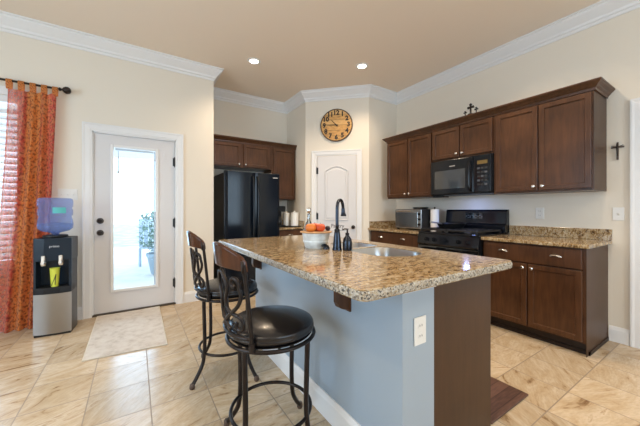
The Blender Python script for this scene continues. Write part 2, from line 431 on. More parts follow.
def rug_mat():
    m, nt, p = mk('faded_patterned_rug')
    tc = N(nt, 'ShaderNodeTexCoord'); sep = N(nt, 'ShaderNodeSeparateXYZ'); L(nt, tc.outputs['Object'], sep.inputs[0])
    n = N(nt, 'ShaderNodeTexNoise'); n.inputs['Scale'].default_value = 14; n.inputs['Detail'].default_value = 6; n.inputs['Roughness'].default_value = .7; L(nt, tc.outputs['Object'], n.inputs['Vector'])
    v = N(nt, 'ShaderNodeTexVoronoi'); v.inputs['Scale'].default_value = 9; L(nt, tc.outputs['Object'], v.inputs['Vector'])
    a = N(nt, 'ShaderNodeMath', operation='MULTIPLY_ADD'); L(nt, v.outputs[0], a.inputs[0]); a.inputs[1].default_value = .18; L(nt, n.outputs[0], a.inputs[2])
    r = ramp(nt, [(.34, (.36, .30, .25)), (.46, (.47, .41, .35)), (.60, (.56, .50, .44)), (.80, (.60, .56, .50))]); L(nt, a.outputs[0], r.inputs[0])
    L(nt, r.outputs[0], p.inputs['Base Color']); p.inputs['Roughness'].default_value = .95
    b = N(nt, 'ShaderNodeBump'); b.inputs['Strength'].default_value = .4; b.inputs['Distance'].default_value = .003
    n4 = N(nt, 'ShaderNodeTexNoise'); n4.inputs['Scale'].default_value = 300; L(nt, tc.outputs['Object'], n4.inputs['Vector']); L(nt, n4.outputs[0], b.inputs['Height']); L(nt, b.outputs[0], p.inputs['Normal'])
    return m
M_rug = rug_mat()
M_rugedge = simple('rug_binding', srgb(205, 196, 180), .9)

def plank_mat(name, cols, sx=(1, 1, 1), axis=1, step=.1, rough=.5):
    m, nt, p = mk(name)
    tc = N(nt, 'ShaderNodeTexCoord'); sep = N(nt, 'ShaderNodeSeparateXYZ'); L(nt, tc.outputs['Object'], sep.inputs[0])
    d = N(nt, 'ShaderNodeMath', operation='DIVIDE'); L(nt, sep.outputs[axis], d.inputs[0]); d.inputs[1].default_value = step
    fl = N(nt, 'ShaderNodeMath', operation='FLOOR'); L(nt, d.outputs[0], fl.inputs[0])
    fr = N(nt, 'ShaderNodeMath', operation='FRACT'); L(nt, d.outputs[0], fr.inputs[0])
    wn = N(nt, 'ShaderNodeTexWhiteNoise'); wn.noise_dimensions = '1D'; L(nt, fl.outputs[0], wn.inputs['W'])
    mp = N(nt, 'ShaderNodeMapping'); mp.inputs['Scale'].default_value = sx; L(nt, tc.outputs['Object'], mp.inputs[0])
    n = N(nt, 'ShaderNodeTexNoise'); n.inputs['Scale'].default_value = 5; n.inputs['Detail'].default_value = 5; L(nt, mp.outputs[0], n.inputs['Vector'])
    a = N(nt, 'ShaderNodeMath', operation='MULTIPLY_ADD'); L(nt, wn.outputs['Value'], a.inputs[0]); a.inputs[1].default_value = .45; L(nt, n.outputs[0], a.inputs[2])
    r = ramp(nt, cols); L(nt, a.outputs[0], r.inputs[0])
    gp = ramp(nt, [(0, (.25, .2, .15)), (.06, (1, 1, 1)), (.95, (1, 1, 1)), (1, (.25, .2, .15))]); L(nt, fr.outputs[0], gp.inputs[0])
    mm = N(nt, 'ShaderNodeMix', data_type='RGBA', blend_type='MULTIPLY'); mm.inputs[0].default_value = 1; L(nt, r.outputs[0], mm.inputs[6]); L(nt, gp.outputs[0], mm.inputs[7])
    L(nt, mm.outputs[2], p.inputs['Base Color']); p.inputs['Roughness'].default_value = rough
    return m
M_mat = plank_mat('plank_pattern_mat', [(.3, (.045, .02, .014)), (.9, (.13, .065, .045))], (3, 18, 1), 1, .07, .5)
M_clock = plank_mat('clock_planks', [(.32, (.26, .12, .04)), (.55, (.62, .33, .10)), (.95, (.78, .48, .19))], (3, 1, 22), 2, .083, .5)

# ---------------------------------------------------------------- room shell
CH = 3.06
Y0, XR, XL, YB = 4.0, 3.62, -3.2, -3.5
XC, YF = .886, 4.65                      # end of door wall, refrigerator wall
XPL, YPL, XPR, YPR = 2.300, 3.985, 3.012, 3.273
YRW = 3.273
bm = NB(); box(bm, XL - .1, XR + .1, YB - .1, YF + .1, -.1, 0)
struct('floor', bm, M_tile)
struct('ceiling', B(XL - .1, XR + .1, YB - .1, YF + .1, CH, CH + .1), M_ceil)
bm = NB(); wall_panels(bm, XL - .12, XC, Y0, Y0 + .12, 0, CH, [(-.395, .430, 0, 2.05), (-2.1, -.93, .62, 2.30)])
struct('wall_back', bm, M_wall)
bm = NB(); box(bm, XC - .12, XC, Y0 + .12, YF, 0, CH); box(bm, XC - .12, XPL + .1, YF, YF + .1, 0, CH)
struct('wall_refrigerator_side', bm, M_wall)
bm = NB()
prism(bm, [(XPL, YF), (XPL, YPL), (XPR, YPR), (XR, YRW), (XR, YRW + .1), (XPR + .045, YPR + .1), (XPL + .1, YPL + .045), (XPL + .1, YF)], 0, CH)
struct('wall_pantry', bm, M_wall)
bm = NB(); wall_panels(bm, YB, YRW + .1, XR, XR + .12, 0, CH, [(-.32, .535, 0, 2.05)], 'y')
struct('wall_right', bm, M_wall)
bm = NB(); wall_panels(bm, YB, Y0, XL - .12, XL, 0, CH, [(-.4, 2.2, .6, 2.3)], 'y')
struct('wall_left', bm, M_wall)
bm = NB(); wall_panels(bm, XL, XR, YB - .12, YB, 0, CH, [(.1, 3.1, .6, 2.6)])
struct('wall_front', bm, M_wall)

# crown moulding
cp = [(0, CH - .150), (.010, CH - .150), (.014, CH - .125), (.026, CH - .118), (.032, CH - .098), (.058, CH - .07), (.082, CH - .045), (.090, CH - .036), (.094, CH - .018), (.108, CH - .014), (.108, CH), (0, CH)]
bm = NB(); sweep(bm, [(XL, Y0), (XC, Y0), (XC, YF), (XPL, YF), (XPL, YPL), (XPR, YPR), (XR, YRW), (XR, YB)], cp)
struct('trim_1', bm, M_trim)
bp = [(0, 0), (.016, 0), (.016, .105), (.012, .118), (.006, .135), (0, .135)]
def baseboard(name, path):
    bm = NB(); sweep(bm, path, bp); struct(name, bm, M_trim)
baseboard('baseboard_back', [(XL, Y0), (-.478, Y0)])
baseboard('baseboard_back_end', [(.516, Y0), (XC, Y0), (XC, 4.3)])
baseboard('baseboard_right', [(XR, .755), (XR, .625)])
baseboard('baseboard_left', [(XL, YB), (XL, Y0)])

# ---------------------------------------------------------------- casings
def casing(bm, x0, x1, z1, w=.085, t=.02):
    """picture frame casing in local frame, opening x0..x1, front -y"""
    prof = [(0, 0), (0, -t * .55), (.012, -t * .6), (.02, -t * .8), (w * .7, -t), (w * .85, -t * 1.25), (w, -t * 1.25), (w, 0)]
    path = [(x0, 0), (x0, z1), (x1, z1), (x1, 0)]
    rows = []
    for i, (x, z) in enumerate(path):
        rows.append([bm.verts.new((x + (-o if i < 2 else o), d, z + (o if 0 < i < 3 else 0))) for o, d in prof])
    k = len(prof)
    for a, b in zip(rows, rows[1:]):
        for j in range(k): bm.faces.new((a[j], a[(j + 1) % k], b[(j + 1) % k], b[j]))
    bm.faces.new(rows[0]); bm.faces.new(rows[-1])

def setloc(o, loc, rz=0): o.location = loc; o.rotation_euler = (0, 0, rz); return o

bm = NB(); casing(bm, -.395, .430, 2.05)
# jamb
box(bm, -.397, -.383, 0, .11, 0, 2.05); box(bm, .417, .431, 0, .11, 0, 2.05); box(bm, -.397, .431, 0, .11, 2.037, 2.051)
setloc(struct('trim_2', bm, M_trim), (0, Y0, 0))
# exterior door with full glass lite
d = T('door_1', None, None, (0, Y0 + .015, 0), 0, kind='structure')
bm = NB(); wall_panels(bm, -.380, .414, 0, .044, .022, 2.034, [(-.215, .222, .262, 1.905)])
obj('door_slab', bm, M_door, d)
bm = NB()
for (a, b, c, e) in ((-.235, -.203, .242, 1.925), (.210, .242, .242, 1.925), (-.203, .210, .242, .274), (-.203, .210, 1.893, 1.925)):
    box(bm, a, b, -.014, .0, c, e)
obj('lite_frame', bm, M_trim, d, bevel=.005)
obj('glass', B(-.21, .215, .016, .022, .268, 1.90), M_pane, d)
bm = NB(); box(bm, .195, .209, .004, .012, .275, 1.89); box(bm, -.165, -.155, .002, .010, 1.60, 1.86); box(bm, -.172, -.148, -.004, .012, 1.60, 1.63)
box(bm, -.19, .19, .004, .012, 1.866, 1.888)
obj('blind_slider', bm, simple('blind_slider_grey', srgb(190, 198, 205), .5), d)
for z in (.925, 1.058):
    bm = NB(); lathe(bm, [(0, -.062), (.022, -.06), (.028, -.045), (.026, -.03), (.013, -.022), (.013, -.010), (.031, -.006), (.033, 0)], (-.327, 0, z), 24, 'y')
    obj('door_knob' if z < 1 else 'deadbolt', bm, M_dark, d, smooth='auto')
for z in (.27, 1.02, 1.78):
    bm = NB(); lathe(bm, [(.009, -.055), (.009, .055)], (.416, -.012, z), 12); lathe(bm, [(0, -.068), (.006, -.062), (.004, -.055)], (.416, -.012, z), 12)
    lathe(bm, [(.004, .055), (.006, .062), (0, .068)], (.416, -.012, z), 12); box(bm, .398, .414, -.003, -.001, z - .05, z + .05)
    obj('hinge', bm, M_iron, d, smooth='auto')
struct('trim_3', B(-.395, .430, Y0 - .01, Y0 + .12, 0, .02), simple('threshold_bronze', (.10, .08, .06), .4, .7))

# window_1 with plantation shutters
w = T('window_1', None, None, (0, Y0, 0), 0, kind='structure')
bm = NB(); X0, X1, Z0, Z1 = -2.1, -.93, .62, 2.30
for a in ((X0 - .08, X0, Z0 - .08, Z1 + .08), (X1, X1 + .08, Z0 - .08, Z1 + .08), (X0, X1, Z1, Z1 + .08), (X0, X1, Z0 - .08, Z0)):
    box(bm, a[0], a[1], -.018, 0, a[2], a[3])
obj('window_frame', bm, M_trim, w, bevel=.004)
obj('glass', B(X0, X1, .085, .09, Z0, Z1), M_pane, w)
for (a, b) in ((X0, (X0 + X1) / 2), ((X0 + X1) / 2, X1)):
    bm = NB(); box(bm, a, a + .05, .01, .04, Z0, Z1); box(bm, b - .05, b, .01, .04, Z0, Z1); box(bm, a + .05, b - .05, .01, .04, Z0, Z0 + .07); box(bm, a + .05, b - .05, .01, .04, Z1 - .07, Z1)
    z = Z0 + .105
    while z < Z1 - .1:
        c, s = math.cos(.75), math.sin(.75)
        pts = [(.025 + c * .034 * u - s * .005 * v, z + s * .034 * u + c * .005 * v) for u, v in ((-1, -1), (1, -1), (1, 1), (-1, 1))]
        prism(bm, pts, a + .05, b - .05, 'x'); z += .062
    obj('shutter', bm, M_trim, w)
for n, (x0, x1, y0, y1, zz0, zz1) in {'window_2': (XL - .07, XL - .03, -.4, 2.2, .6, 2.3), 'window_3': (.1, 3.1, YB - .07, YB - .03, .6, 2.6)}.items():
    bm = NB()
    if n == 'window_2':
        for k in range(4): y = y0 + (y1 - y0) * k / 3; box(bm, x0, x1, y - .03, y + .03, zz0, zz1)
        box(bm, x0, x1, y0, y1, zz0, zz0 + .06); box(bm, x0, x1, y0, y1, zz1 - .06, zz1); box(bm, x0, x1, y0, y1, 1.42, 1.47)
    else:
        for k in range(5): x = x0 + (x1 - x0) * k / 4; box(bm, x - .03, x + .03, y0, y1, zz0, zz1)
        box(bm, x0, x1, y0, y1, zz0, zz0 + .06); box(bm, x0, x1, y0, y1, zz1 - .06, zz1); box(bm, x0, x1, y0, y1, 1.57, 1.62)
    struct(n, bm, M_trim)

# pantry door on the diagonal wall
PR = -PI / 4; PC = ((XPL + XPR) / 2, (YPL + YPR) / 2, 0)
bm = NB(); casing(bm, -.315, .315, 2.035, .082)
setloc(struct('trim_4', bm, M_trim), (PC[0], PC[1], 0), PR)
d = T('door_2', None, None, PC, PR, kind='structure')
bm = NB(); box(bm, -.308, .308, -.012, 0, .008, 2.026)
obj('door_slab', bm, M_door, d, bevel=.002)
def arch_panel(x0, x1, z0, z1, rise):
    pts = [(x0, z0), (x1, z0), (x1, z1)]
    if rise:
        for k in range(1, 14): t = k / 14; pts.append((x1 + (x0 - x1) * t, z1 + rise * math.sin(PI * t)))
    pts.append((x0, z1)); return pts
for (z0, z1, rise) in ((1.02, 1.80, .075), (.14, .88, 0)):
    bm = NB(); pts = arch_panel(-.185, .185, z0, z1, rise)
    vs = [bm.verts.new((a, -.0125, b)) for a, b in pts]; f = bm.faces.new(vs); f.normal_update()
    if f.normal.y > 0: f.normal_flip()
    bmesh.ops.inset_region(bm, faces=[f], thickness=.004, depth=.013, use_boundary=True)
    bmesh.ops.inset_region(bm, faces=[f], thickness=.010, depth=.001, use_boundary=True)
    bmesh.ops.inset_region(bm, faces=[f], thickness=.012, depth=-.0125, use_boundary=True)
    bmesh.ops.inset_region(bm, faces=[f], thickness=.016, depth=.0, use_boundary=True)
    bmesh.ops.inset_region(bm, faces=[f], thickness=.012, depth=.009, use_boundary=True)
    obj('door_panel', bm, M_door, d, recalc=False)
bm = NB(); lathe(bm, [(0, -.068), (.02, -.066), (.027, -.052), (.024, -.036), (.011, -.028), (.011, -.016), (.028, -.013), (.03, -.012)], (.262, 0, .915), 24, 'y')
obj('door_knob', bm, M_dark, d, smooth='auto')
for z in (.25, 1.08, 1.80):
    bm = NB(); lathe(bm, [(.008, -.05), (.008, .05)], (-.312, -.022, z), 12); lathe(bm, [(.004, .05), (.007, .058), (0, .066)], (-.312, -.022, z), 12); box(bm, -.306, -.29, -.015, -.012, z - .05, z + .05)
    obj('hinge', bm, M_iron, d, smooth='auto')
bm = place(text_bm('Pantry', .080, .0006, bold=.0015), Matrix.Translation((.018, -.0135, .93)) @ FACE)
obj('lettering', bm, simple('grey_lettering', srgb(120, 118, 120), .6), d)['label'] = 'grey word reading Pantry'

# side door casing and door at right edge
bm = NB(); casing(bm, -.4275, .4275, 2.05, .085)
setloc(struct('trim_5', bm, M_trim), (XR, .1075, 0), -PI / 2)
d = T('door_3', None, None, (XR + .03, .1075, 0), -PI / 2, kind='structure')
obj('door_slab', B(-.42, .42, 0, .04, .01, 2.04), M_door, d)
for k in range(2):
    bm = NB(); vs = [bm.verts.new(q) for q in ((-.3, -.0005, .2 + k * .95), (.3, -.0005, .2 + k * .95), (.3, -.0005, 1.0 + k * .85), (-.3, -.0005, 1.0 + k * .85))]
    f = bm.faces.new(vs); f.normal_update()
    bmesh.ops.inset_region(bm, faces=[f], thickness=.02, depth=-.006, use_boundary=True)
    obj('door_panel', bm, M_door, d)

# ---------------------------------------------------------------- outside the glazed door
struct('patio_slab', B(-4, .76, Y0 + .12, 11.5, -.12, -.04), simple('patio_concrete', (.62, .60, .57), .7, vary=.1))
struct('lawn', B(-14, 14, 11.5, 30, -.2, -.06), simple('lawn_grass', (.42, .48, .38), .9, vary=.3, vscale=2))
bm = NB(); box(bm, -4, .76, 7.7, 7.95, 2.35, 2.6); box(bm, -4, .76, 4.13, 8.0, 2.6, 2.7)
struct('patio_roof', bm, M_trim)
# shrub in a pot
t = T('potted_shrub', 'leafy shrub in a blue-grey pot on the patio outside the glazed door', 'plant', (.40, 6.3, -.04))
bm = NB(); lathe(bm, [(0, 0), (.13, 0), (.15, .03), (.21, .33), (.23, .35), (.23, .40), (.20, .40), (.19, .34), (0, .33)], n=28)
obj('pot', bm, simple('blue_grey_pot', (.30, .38, .46), .4), t, smooth='auto')
bm = NB()
for i in range(420):
    a = random.uniform(0, 2 * PI); r = .34 * math.sqrt(random.random()); z = .45 + random.uniform(0, .75); r *= 1 - .5 * abs(z - .8)
    c = Vector((r * math.cos(a), r * math.sin(a), z)); q = Matrix.Rotation(random.uniform(0, 6), 4, 'Z') @ Matrix.Rotation(random.uniform(-1, 1), 4, 'X')
    vs = [bm.verts.new(c + q @ Vector(p)) for p in ((0, 0, 0), (.03, .045, .01), (0, .11, 0), (-.03, .045, .01))]; bm.faces.new(vs)
obj('foliage', bm, simple('shrub_leaves', (.22, .32, .28), .6), t, recalc=False)
bm = NB()
for k in range(7): tube(bm, smoothpath([(0, 0, .33), (.05 * math.cos(k), .05 * math.sin(k), .6), (.18 * math.cos(k * 2.1), .18 * math.sin(k * 2.1), 1.0)], 4), .008, 6)
obj('stem', bm, simple('shrub_stem', (.1, .07, .04), .8), t)
# patio chair
t = T('patio_chair', 'blue-grey slatted patio chair seen through the glazed door behind the shrub', 'chair', (.42, 7.2, -.04), .5)
Mpc = simple('patio_chair_paint', (.35, .43, .52), .5)
bm = NB()
for k in range(5): box(bm, -.26, .26, -.25 + k * .1, -.17 + k * .1, .40, .42)
obj('seat', bm, Mpc, t)
bm = NB()
for k in range(5): box(bm, -.25 + k * .105, -.17 + k * .105, .25, .27, .42, 1.0)
box(bm, -.26, .26, .245, .275, .96, 1.03)
obj('backrest', bm, Mpc, t)
for x in (-.25, .25):
    for y in (-.23, .23): obj('leg', B(x - .02, x + .02, y - .02, y + .02, 0, .4), Mpc, t)
# clay pots / post outside
t = T('patio_post', None, None, (-.9, 7.82, -.04), kind='structure')
obj('post_shaft', B(-.08, .08, -.08, .08, 0, 2.39), M_trim, t)

# ---------------------------------------------------------------- ceiling lights
M_lens = simple('lit_lamp', (1, .95, .85), .5, emit=(1, .88, .70), es=14)
def downlight(i, x, y):
    lab = ['round recessed ceiling light nearest the refrigerator cabinets', 'round recessed ceiling light in front of the wall clock, right of the other visible one'][i] if i < 2 else 'round recessed ceiling light above the room, beyond the edge of the photo'
    t = T('ceiling_light', lab, 'ceiling light', (x, y, CH), 0, 'recessed ceiling lights')
    bm = NB(); lathe(bm, [(.052, -.002), (.055, -.008), (.078, -.006), (.082, 0)], n=32)
    obj('trim_ring', bm, M_trim, t, smooth='auto')
    bm = NB(); lathe(bm, [(0, -.004), (.053, -.004), (.053, -.001)], n=32)
    obj('lens', bm, M_lens, t)
    l = bpy.data.lights.new('downlight', 'SPOT'); l.energy = LAMP_POWER * 2.4; l.color = (1, .79, .56); l.spot_size = math.radians(138); l.spot_blend = .8; l.shadow_soft_size = .06
    lo = bpy.data.objects.new('downlight', l); COL.objects.link(lo); lo.location = (x, y, CH - .03)
for i, (x, y) in enumerate(LAMPS): downlight(i, x, y)

# ---------------------------------------------------------------- cabinetry
def shaker(x0, x1, z0, z1, y, t=.02, stile=.055):
    """door or drawer front; front face at y (towards -y)"""
    bm = NB(); vs = box(bm, x0, x1, y, y + t, z0, z1); bm.normal_update()
    f = [q for q in bm.faces if all(abs(v.co.y - y) < 1e-6 for v in q.verts)][0]
    bmesh.ops.recalc_face_normals(bm, faces=bm.faces)
    bmesh.ops.inset_region(bm, faces=[f], thickness=.004, depth=.003)
    bmesh.ops.inset_region(bm, faces=[f], thickness=stile, depth=0)
    bmesh.ops.inset_region(bm, faces=[f], thickness=.007, depth=-.010)
    return bm
def slab_front(x0, x1, z0, z1, y, t=.02):
    bm = NB(); box(bm, x0, x1, y, y + t, z0, z1)
    bmesh.ops.recalc_face_normals(bm, faces=bm.faces)
    f = [q for q in bm.faces if all(abs(v.co.y - y) < 1e-6 for v in q.verts)][0]
    bmesh.ops.inset_region(bm, faces=[f], thickness=.006, depth=.004)
    return bm
def knob(parent, x, z, y):
    bm = NB(); lathe(bm, [(0, -.030), (.010, -.029), (.0155, -.023), (.014, -.017), (.007, -.012), (.006, -.004), (.010, 0)], (x, y, z), 18, 'y')
    obj('knob', bm, M_nickel, parent, smooth='auto')
def cup_pull(parent, x, z, y):
    bm = NB(); n, m = 14, 6; rows = []
    for i in range(n + 1):
        a = PI * i / n; rows.append([])
        for j in range(m + 1):
            b = PI / 2 * j / m
            rows[-1].append(bm.verts.new((x + .045 * math.cos(a) * math.cos(b) ** .6 if j < m else x + .03 * math.cos(a), y - .026 * math.sin(b) * (.35 + .65 * math.sin(a)), z - .012 + .030 * math.sin(a) * (1 - .45 * math.sin(b)))))
    for i in range(n):
        for j in range(m): bm.faces.new((rows[i][j], rows[i + 1][j], rows[i + 1][j + 1], rows[i][j + 1]))
    o = obj('cup_pull', bm, M_nickel, parent, smooth=True)
    s = o.modifiers.new('s', 'SOLIDIFY'); s.thickness = .002
def cab_crown(bm, path, z0, z1, pr):
    h = z1 - z0
    sweep(bm, path, [(0, z0), (pr * .15, z0), (pr * .2, z0 + h * .25), (pr * .45, z0 + h * .42), (pr * .5, z0 + h * .5), (pr * .85, z0 + h * .72), (pr * .9, z0 + h * .8), (pr, z0 + h * .84), (pr, z1), (0, z1)])

# wall cabinets on the right wall; local x runs towards the camera (-Y), front is -y
RW = -PI / 2
def rw(y_far): return (XR, y_far, 0)       # origin: on wall at the far end
def upper(name_lab, yfar, ynear, z0, z1, ndoor, dep=.36, group='upper wall cabinets beside the microwave', gap=.012, xl=.008, xr=.008, end=None):
    t = T('wall_cabinet', name_lab, 'cabinet', rw(yfar), RW, group)
    W_ = yfar - ynear
    b = obj('body', B(0, W_, -dep, -.001, z0, z1), M_cab, t)
    if end: obj('side_panel', B(W_ - .0, W_ + .003, -dep, -.001, z0, z1), M_panel, t)['label'] = 'plain brown end panel'
    ww = (W_ - xl - xr - gap * (ndoor - 1)) / ndoor
    for k in range(ndoor):
        x0 = xl + k * (ww + gap)
        dz0, dz1 = z0 + .018, z1 - .012
        d = obj('door', shaker(x0, x0 + ww, dz0, dz1, -dep - .02), M_cab, t)
        kx = x0 + ww - .03 if k == 0 else x0 + .03
        knob(d, kx, dz0 + .038, -dep - .02)
    return t
UZ0, UZ1 = 1.352, 2.195
c = upper('dark wood two-door wall cabinet nearest the pantry, above the toaster oven', 3.125, 2.338, UZ0, UZ1, 2)
c = upper('short dark wood two-door wall cabinet directly above the microwave', 2.333, 1.578, 1.80, UZ1, 2)
c = upper('largest dark wood two-door wall cabinet at right end, over the right counter', 1.573, .775, UZ0, UZ1, 2, end=True, xl=.028, xr=.010)
bm = NB(); cab_crown(bm, [(XR, 3.152), (XR - .362, 3.152), (XR - .362, .772), (XR, .772)][::-1] if False else [(XR - .001, 3.127), (XR - .362, 3.127), (XR - .362, .770), (XR - .001, .770)], UZ1, 2.272, .055)
box(bm, XR - .365, XR - .002,   .772, 3.127, UZ1 + .05, 2.262)
o = obj('cabinet_crown', bm, M_cab); tag(o, 'long dark wood crown moulding capping the wall cabinets on the right wall', 'moulding')

# over the refrigerator
def upperB(lab, x0, x1, z0, z1, doors, dep=.33, knobs=True):
    t = T('wall_cabinet', lab, 'cabinet', (x0, YF, 0), 0, 'wall cabinets around the refrigerator')
    obj('body', B(0, x1 - x0, -dep, -.001, z0, z1), M_cab, t)
    for k, (a, b) in enumerate(doors):
        d = obj('door', shaker(a - x0, b - x0, z0 + .015, z1 - .012, -dep - .02), M_cab, t)
        if knobs: knob(d, (b - .03 if k == 0 else a + .03) - x0, z0 + .05, -dep - .02)
    return t
upperB('short two-door dark wood cabinet above the black refrigerator', .892, 1.852, 1.825, UZ1, [(.93, 1.352), (1.392, 1.818)])
upperB('tall narrow dark wood wall cabinet right of the black refrigerator', 1.856, 2.290, UZ0, UZ1, [(1.885, 2.27)], knobs=False)
bm = NB(); cab_crown(bm, [(.889, YF - .332), (2.297, YF - .332)], UZ1, 2.272, .05)
box(bm, .889, 2.297, YF - .332, YF - .002, UZ1 + .05, 2.262)
o = obj('cabinet_crown', bm, M_cab); tag(o, 'dark wood crown moulding capping the cabinets over the refrigerator', 'moulding')

# base cabinets, right wall
BT = .872
def base(lab, yfar, ynear, dep=.59, doors=True, end=None, rz=RW, loc=None, group='base cabinets beside the range', pulls=(.22, .74)):
    t = T('base_cabinet', lab, 'cabinet', loc or rw(yfar), rz, group)
    W_ = yfar - ynear
    obj('body', B(0, W_, -dep, -.001, .105, BT), M_cab, t)
    bm = NB(); box(bm, 0, W_, -dep + .07, -.001, 0, .105)
    if end: box(bm, W_, W_ + .012, -dep + .055, -.02, 0, .03); box(bm, 0, W_ + .012, -dep + .055, -dep + .07, 0, .03)
    obj('toe_kick', bm, simple('toe_kick_wood', (.02, .009, .005), .5) if 'toe_kick_wood' not in bpy.data.materials else bpy.data.materials['toe_kick_wood'], t)
    if end:
        obj('side_panel', B(W_, W_ + .003, -dep, -.001, 0, BT), M_panel, t)['label'] = 'plain brown end panel'
    d = obj('drawer', slab_front(.02, W_ - .02, .700, BT - .012, -dep - .02), M_cab, t)
    for q in pulls: cup_pull(d, W_ * q, .79, -dep - .02)
    if doors:
        ww = (W_ - .04 - .01) / 2
        for k in range(2):
            x0 = .02 + k * (ww + .01)
            dd = obj('door', shaker(x0, x0 + ww, .12, .688, -dep - .02), M_cab, t)
            knob(dd, x0 + ww - .03 if k == 0 else x0 + .03, .652, -dep - .02)
    return t
base('dark wood base cabinet with one wide drawer and two doors, right of the range', 1.568, .765, end=True, pulls=(.24, .76))
base('dark wood base cabinet under the toaster oven, left of the range', 3.25, 2.345, pulls=(.25, .70))
# base by refrigerator
t = T('base_cabinet', 'dark wood base cabinet between the refrigerator and the pantry wall', 'cabinet', (1.84, YF, 0), 0)
obj('body', B(0, .452, -.59, -.001, .105, BT), M_cab, t); obj('toe_kick', B(0, .452, -.52, -.001, 0, .105), bpy.data.materials['toe_kick_wood'], t)
d = obj('drawer', slab_front(.015, .43, .70, BT - .012, -.61), M_cab, t); cup_pull(d, .22, .79, -.61)
d = obj('door', shaker(.015, .43, .12, .688, -.61), M_cab, t); knob(d, .05, .652, -.61)

# worktops on the walls
CT = .905
def worktop(lab, parts, splash):
    bm = NB()
    for p in parts: box(bm, *p, BT + .001, CT)
    t = obj('worktop', bm, M_gran, bevel=.006)
    tag(t, lab, 'countertop', 'granite worktops along the walls')
    for p, sl in splash:
        bm = NB(); box(bm, *p, CT + .0005, CT + .1)
        tag(obj('backsplash', bm, M_gran, bevel=.002), sl, 'backsplash', 'granite backsplash strips')
worktop('speckled brown granite worktop right of the range', [(2.985, XR - .001, .735, 1.572)], [((XR - .022, XR - .001, .735, 1.572), 'long speckled granite backsplash strip on the wall right of the range')])
worktop('speckled brown granite worktop under the toaster oven', [(2.985, XR - .001, 2.342, YRW - .001)], [((XR - .022, XR - .001, 2.342, YRW - .023), 'speckled granite backsplash strip behind the toaster oven'), ((3.018, XR - .001, YRW - .022, YRW - .001), 'short speckled granite backsplash strip right of the pantry door, left of the toaster oven')])
worktop('short granite worktop beside the refrigerator with white canisters on it', [(1.838, XPL - .001, 4.02, YF - .001)], [((1.838, XPL - .023, YF - .022, YF - .001), 'granite backsplash strip behind the coffee maker'), ((XPL - .022, XPL - .001, 4.02, YF - .001), 'granite backsplash strip on the pantry wall beside the white canisters')])

# ---------------------------------------------------------------- refrigerator
t = T('refrigerator', 'large glossy black french-door refrigerator beside the end of the door wall', 'refrigerator', (1.018, 3.93, 0), 0)
M_fr = simple('glossy_black_fridge', (.005, .008, .014), .12, 0, coat=0, spec=.3, bump=.03, bscale=350)
obj('body', B(.004, .806, .075, .69, .04, 1.70), M_blackm, t, bevel=.006)
obj('base_grille', B(.02, .79, .04, .6, 0, .04), M_blackm, t)
def fdoor(x0, x1, z0, z1):
    bm = NB(); n = 10; pts = []
    full0, full1 = 0, .81
    for k in range(n + 1):
        x = x0 + (x1 - x0) * k / n; u = (x - .405) / .405
        pts.append((x, .012 * u * u + (.010 if (k in (0, n)) else 0)))
    pts += [(x1, .07), (x0, .07)]
    prism(bm, pts, z0, z1); return bm
d1 = obj('door', fdoor(0, .417, .62, 1.715), M_fr, t, bevel=.004)
d2 = obj('door', fdoor(.423, .81, .62, 1.715), M_fr, t, bevel=.004)
d3 = obj('freezer_drawer', fdoor(0, .81, .06, .612), M_fr, t, bevel=.004)
for par, x in ((d1, .385), (d2, .452)):
    bm = NB(); pts = smoothpath([(x, -.002, .72), (x, -.035, .75), (x, -.055, .95), (x, -.062, 1.2), (x, -.055, 1.45), (x, -.035, 1.62), (x, -.002, 1.65)], 5)
    tube(bm, pts, .015, 10); obj('handle', bm, simple('fridge_handle', (.02, .022, .026), .25, .6), par, smooth=True)
bm = NB(); tube(bm, smoothpath([(.08, .01, .53), (.10, -.04, .53), (.405, -.062, .53), (.71, -.04, .53), (.73, .01, .53)], 6), .015, 10); obj('handle', bm, M_fr, d3, smooth=True)
bm = B(.695, .770, .000, .0095, 1.648, 1.661)
obj('badge', bm, M_nickel, d2)
obj('hinge_cover', B(.01, .09, .03, .12, 1.70, 1.725), M_blackm, t, bevel=.004); obj('hinge_cover', B(.72, .80, .03, .12, 1.70, 1.725), M_blackm, t, bevel=.004)

# ---------------------------------------------------------------- things beside refrigerator
t = T('coffee_maker', 'black coffee maker half hidden behind the refrigerator edge', 'coffee maker', (1.975, 4.36, CT), 0)
bm = NB(); box(bm, -.09, .09, -.14, .12, 0, .03); box(bm, -.09, .09, .02, .12, .03, .27); box(bm, -.09, .09, -.13, .12, .25, .34)
obj('housing', bm, M_blackm, t, bevel=.008)
bm = NB(); lathe(bm, [(0, .0), (.055, .0), (.065, .05), (.055, .11), (.04, .13), (.042, .14), (0, .14)], (0, -.05, .032)); obj('carafe', bm, M_glassk, t, smooth='auto')
for (x, y, r, h, lab) in ((2.215, 4.20, .067, .20, 'larger white lidded canister on the small worktop, nearer the pantry'), (2.13, 4.33, .055, .195, 'slimmer white lidded canister beside the coffee maker')):
    t = T('canister', lab, 'canister', (x, y, CT + .016), 0, 'white canisters')
    bm = NB(); lathe(bm, [(0, 0), (r, 0), (r, h * .96), (r * .96, h)]); obj('jar', bm, M_ceramic, t, smooth='auto')
    bm = NB(); lathe(bm, [(r * 1.02, h), (r * 1.02, h + .012), (r * .5, h + .022), (.012, h + .024), (.014, h + .045), (0, h + .05)]); obj('lid', bm, M_ceramic, t, smooth='auto')
o = obj('tray', B(2.075, 2.276, 4.10, 4.46, CT + .0005, CT + .015), M_blackm, bevel=.004); tag(o, 'flat dark tray under the white canisters', 'tray')

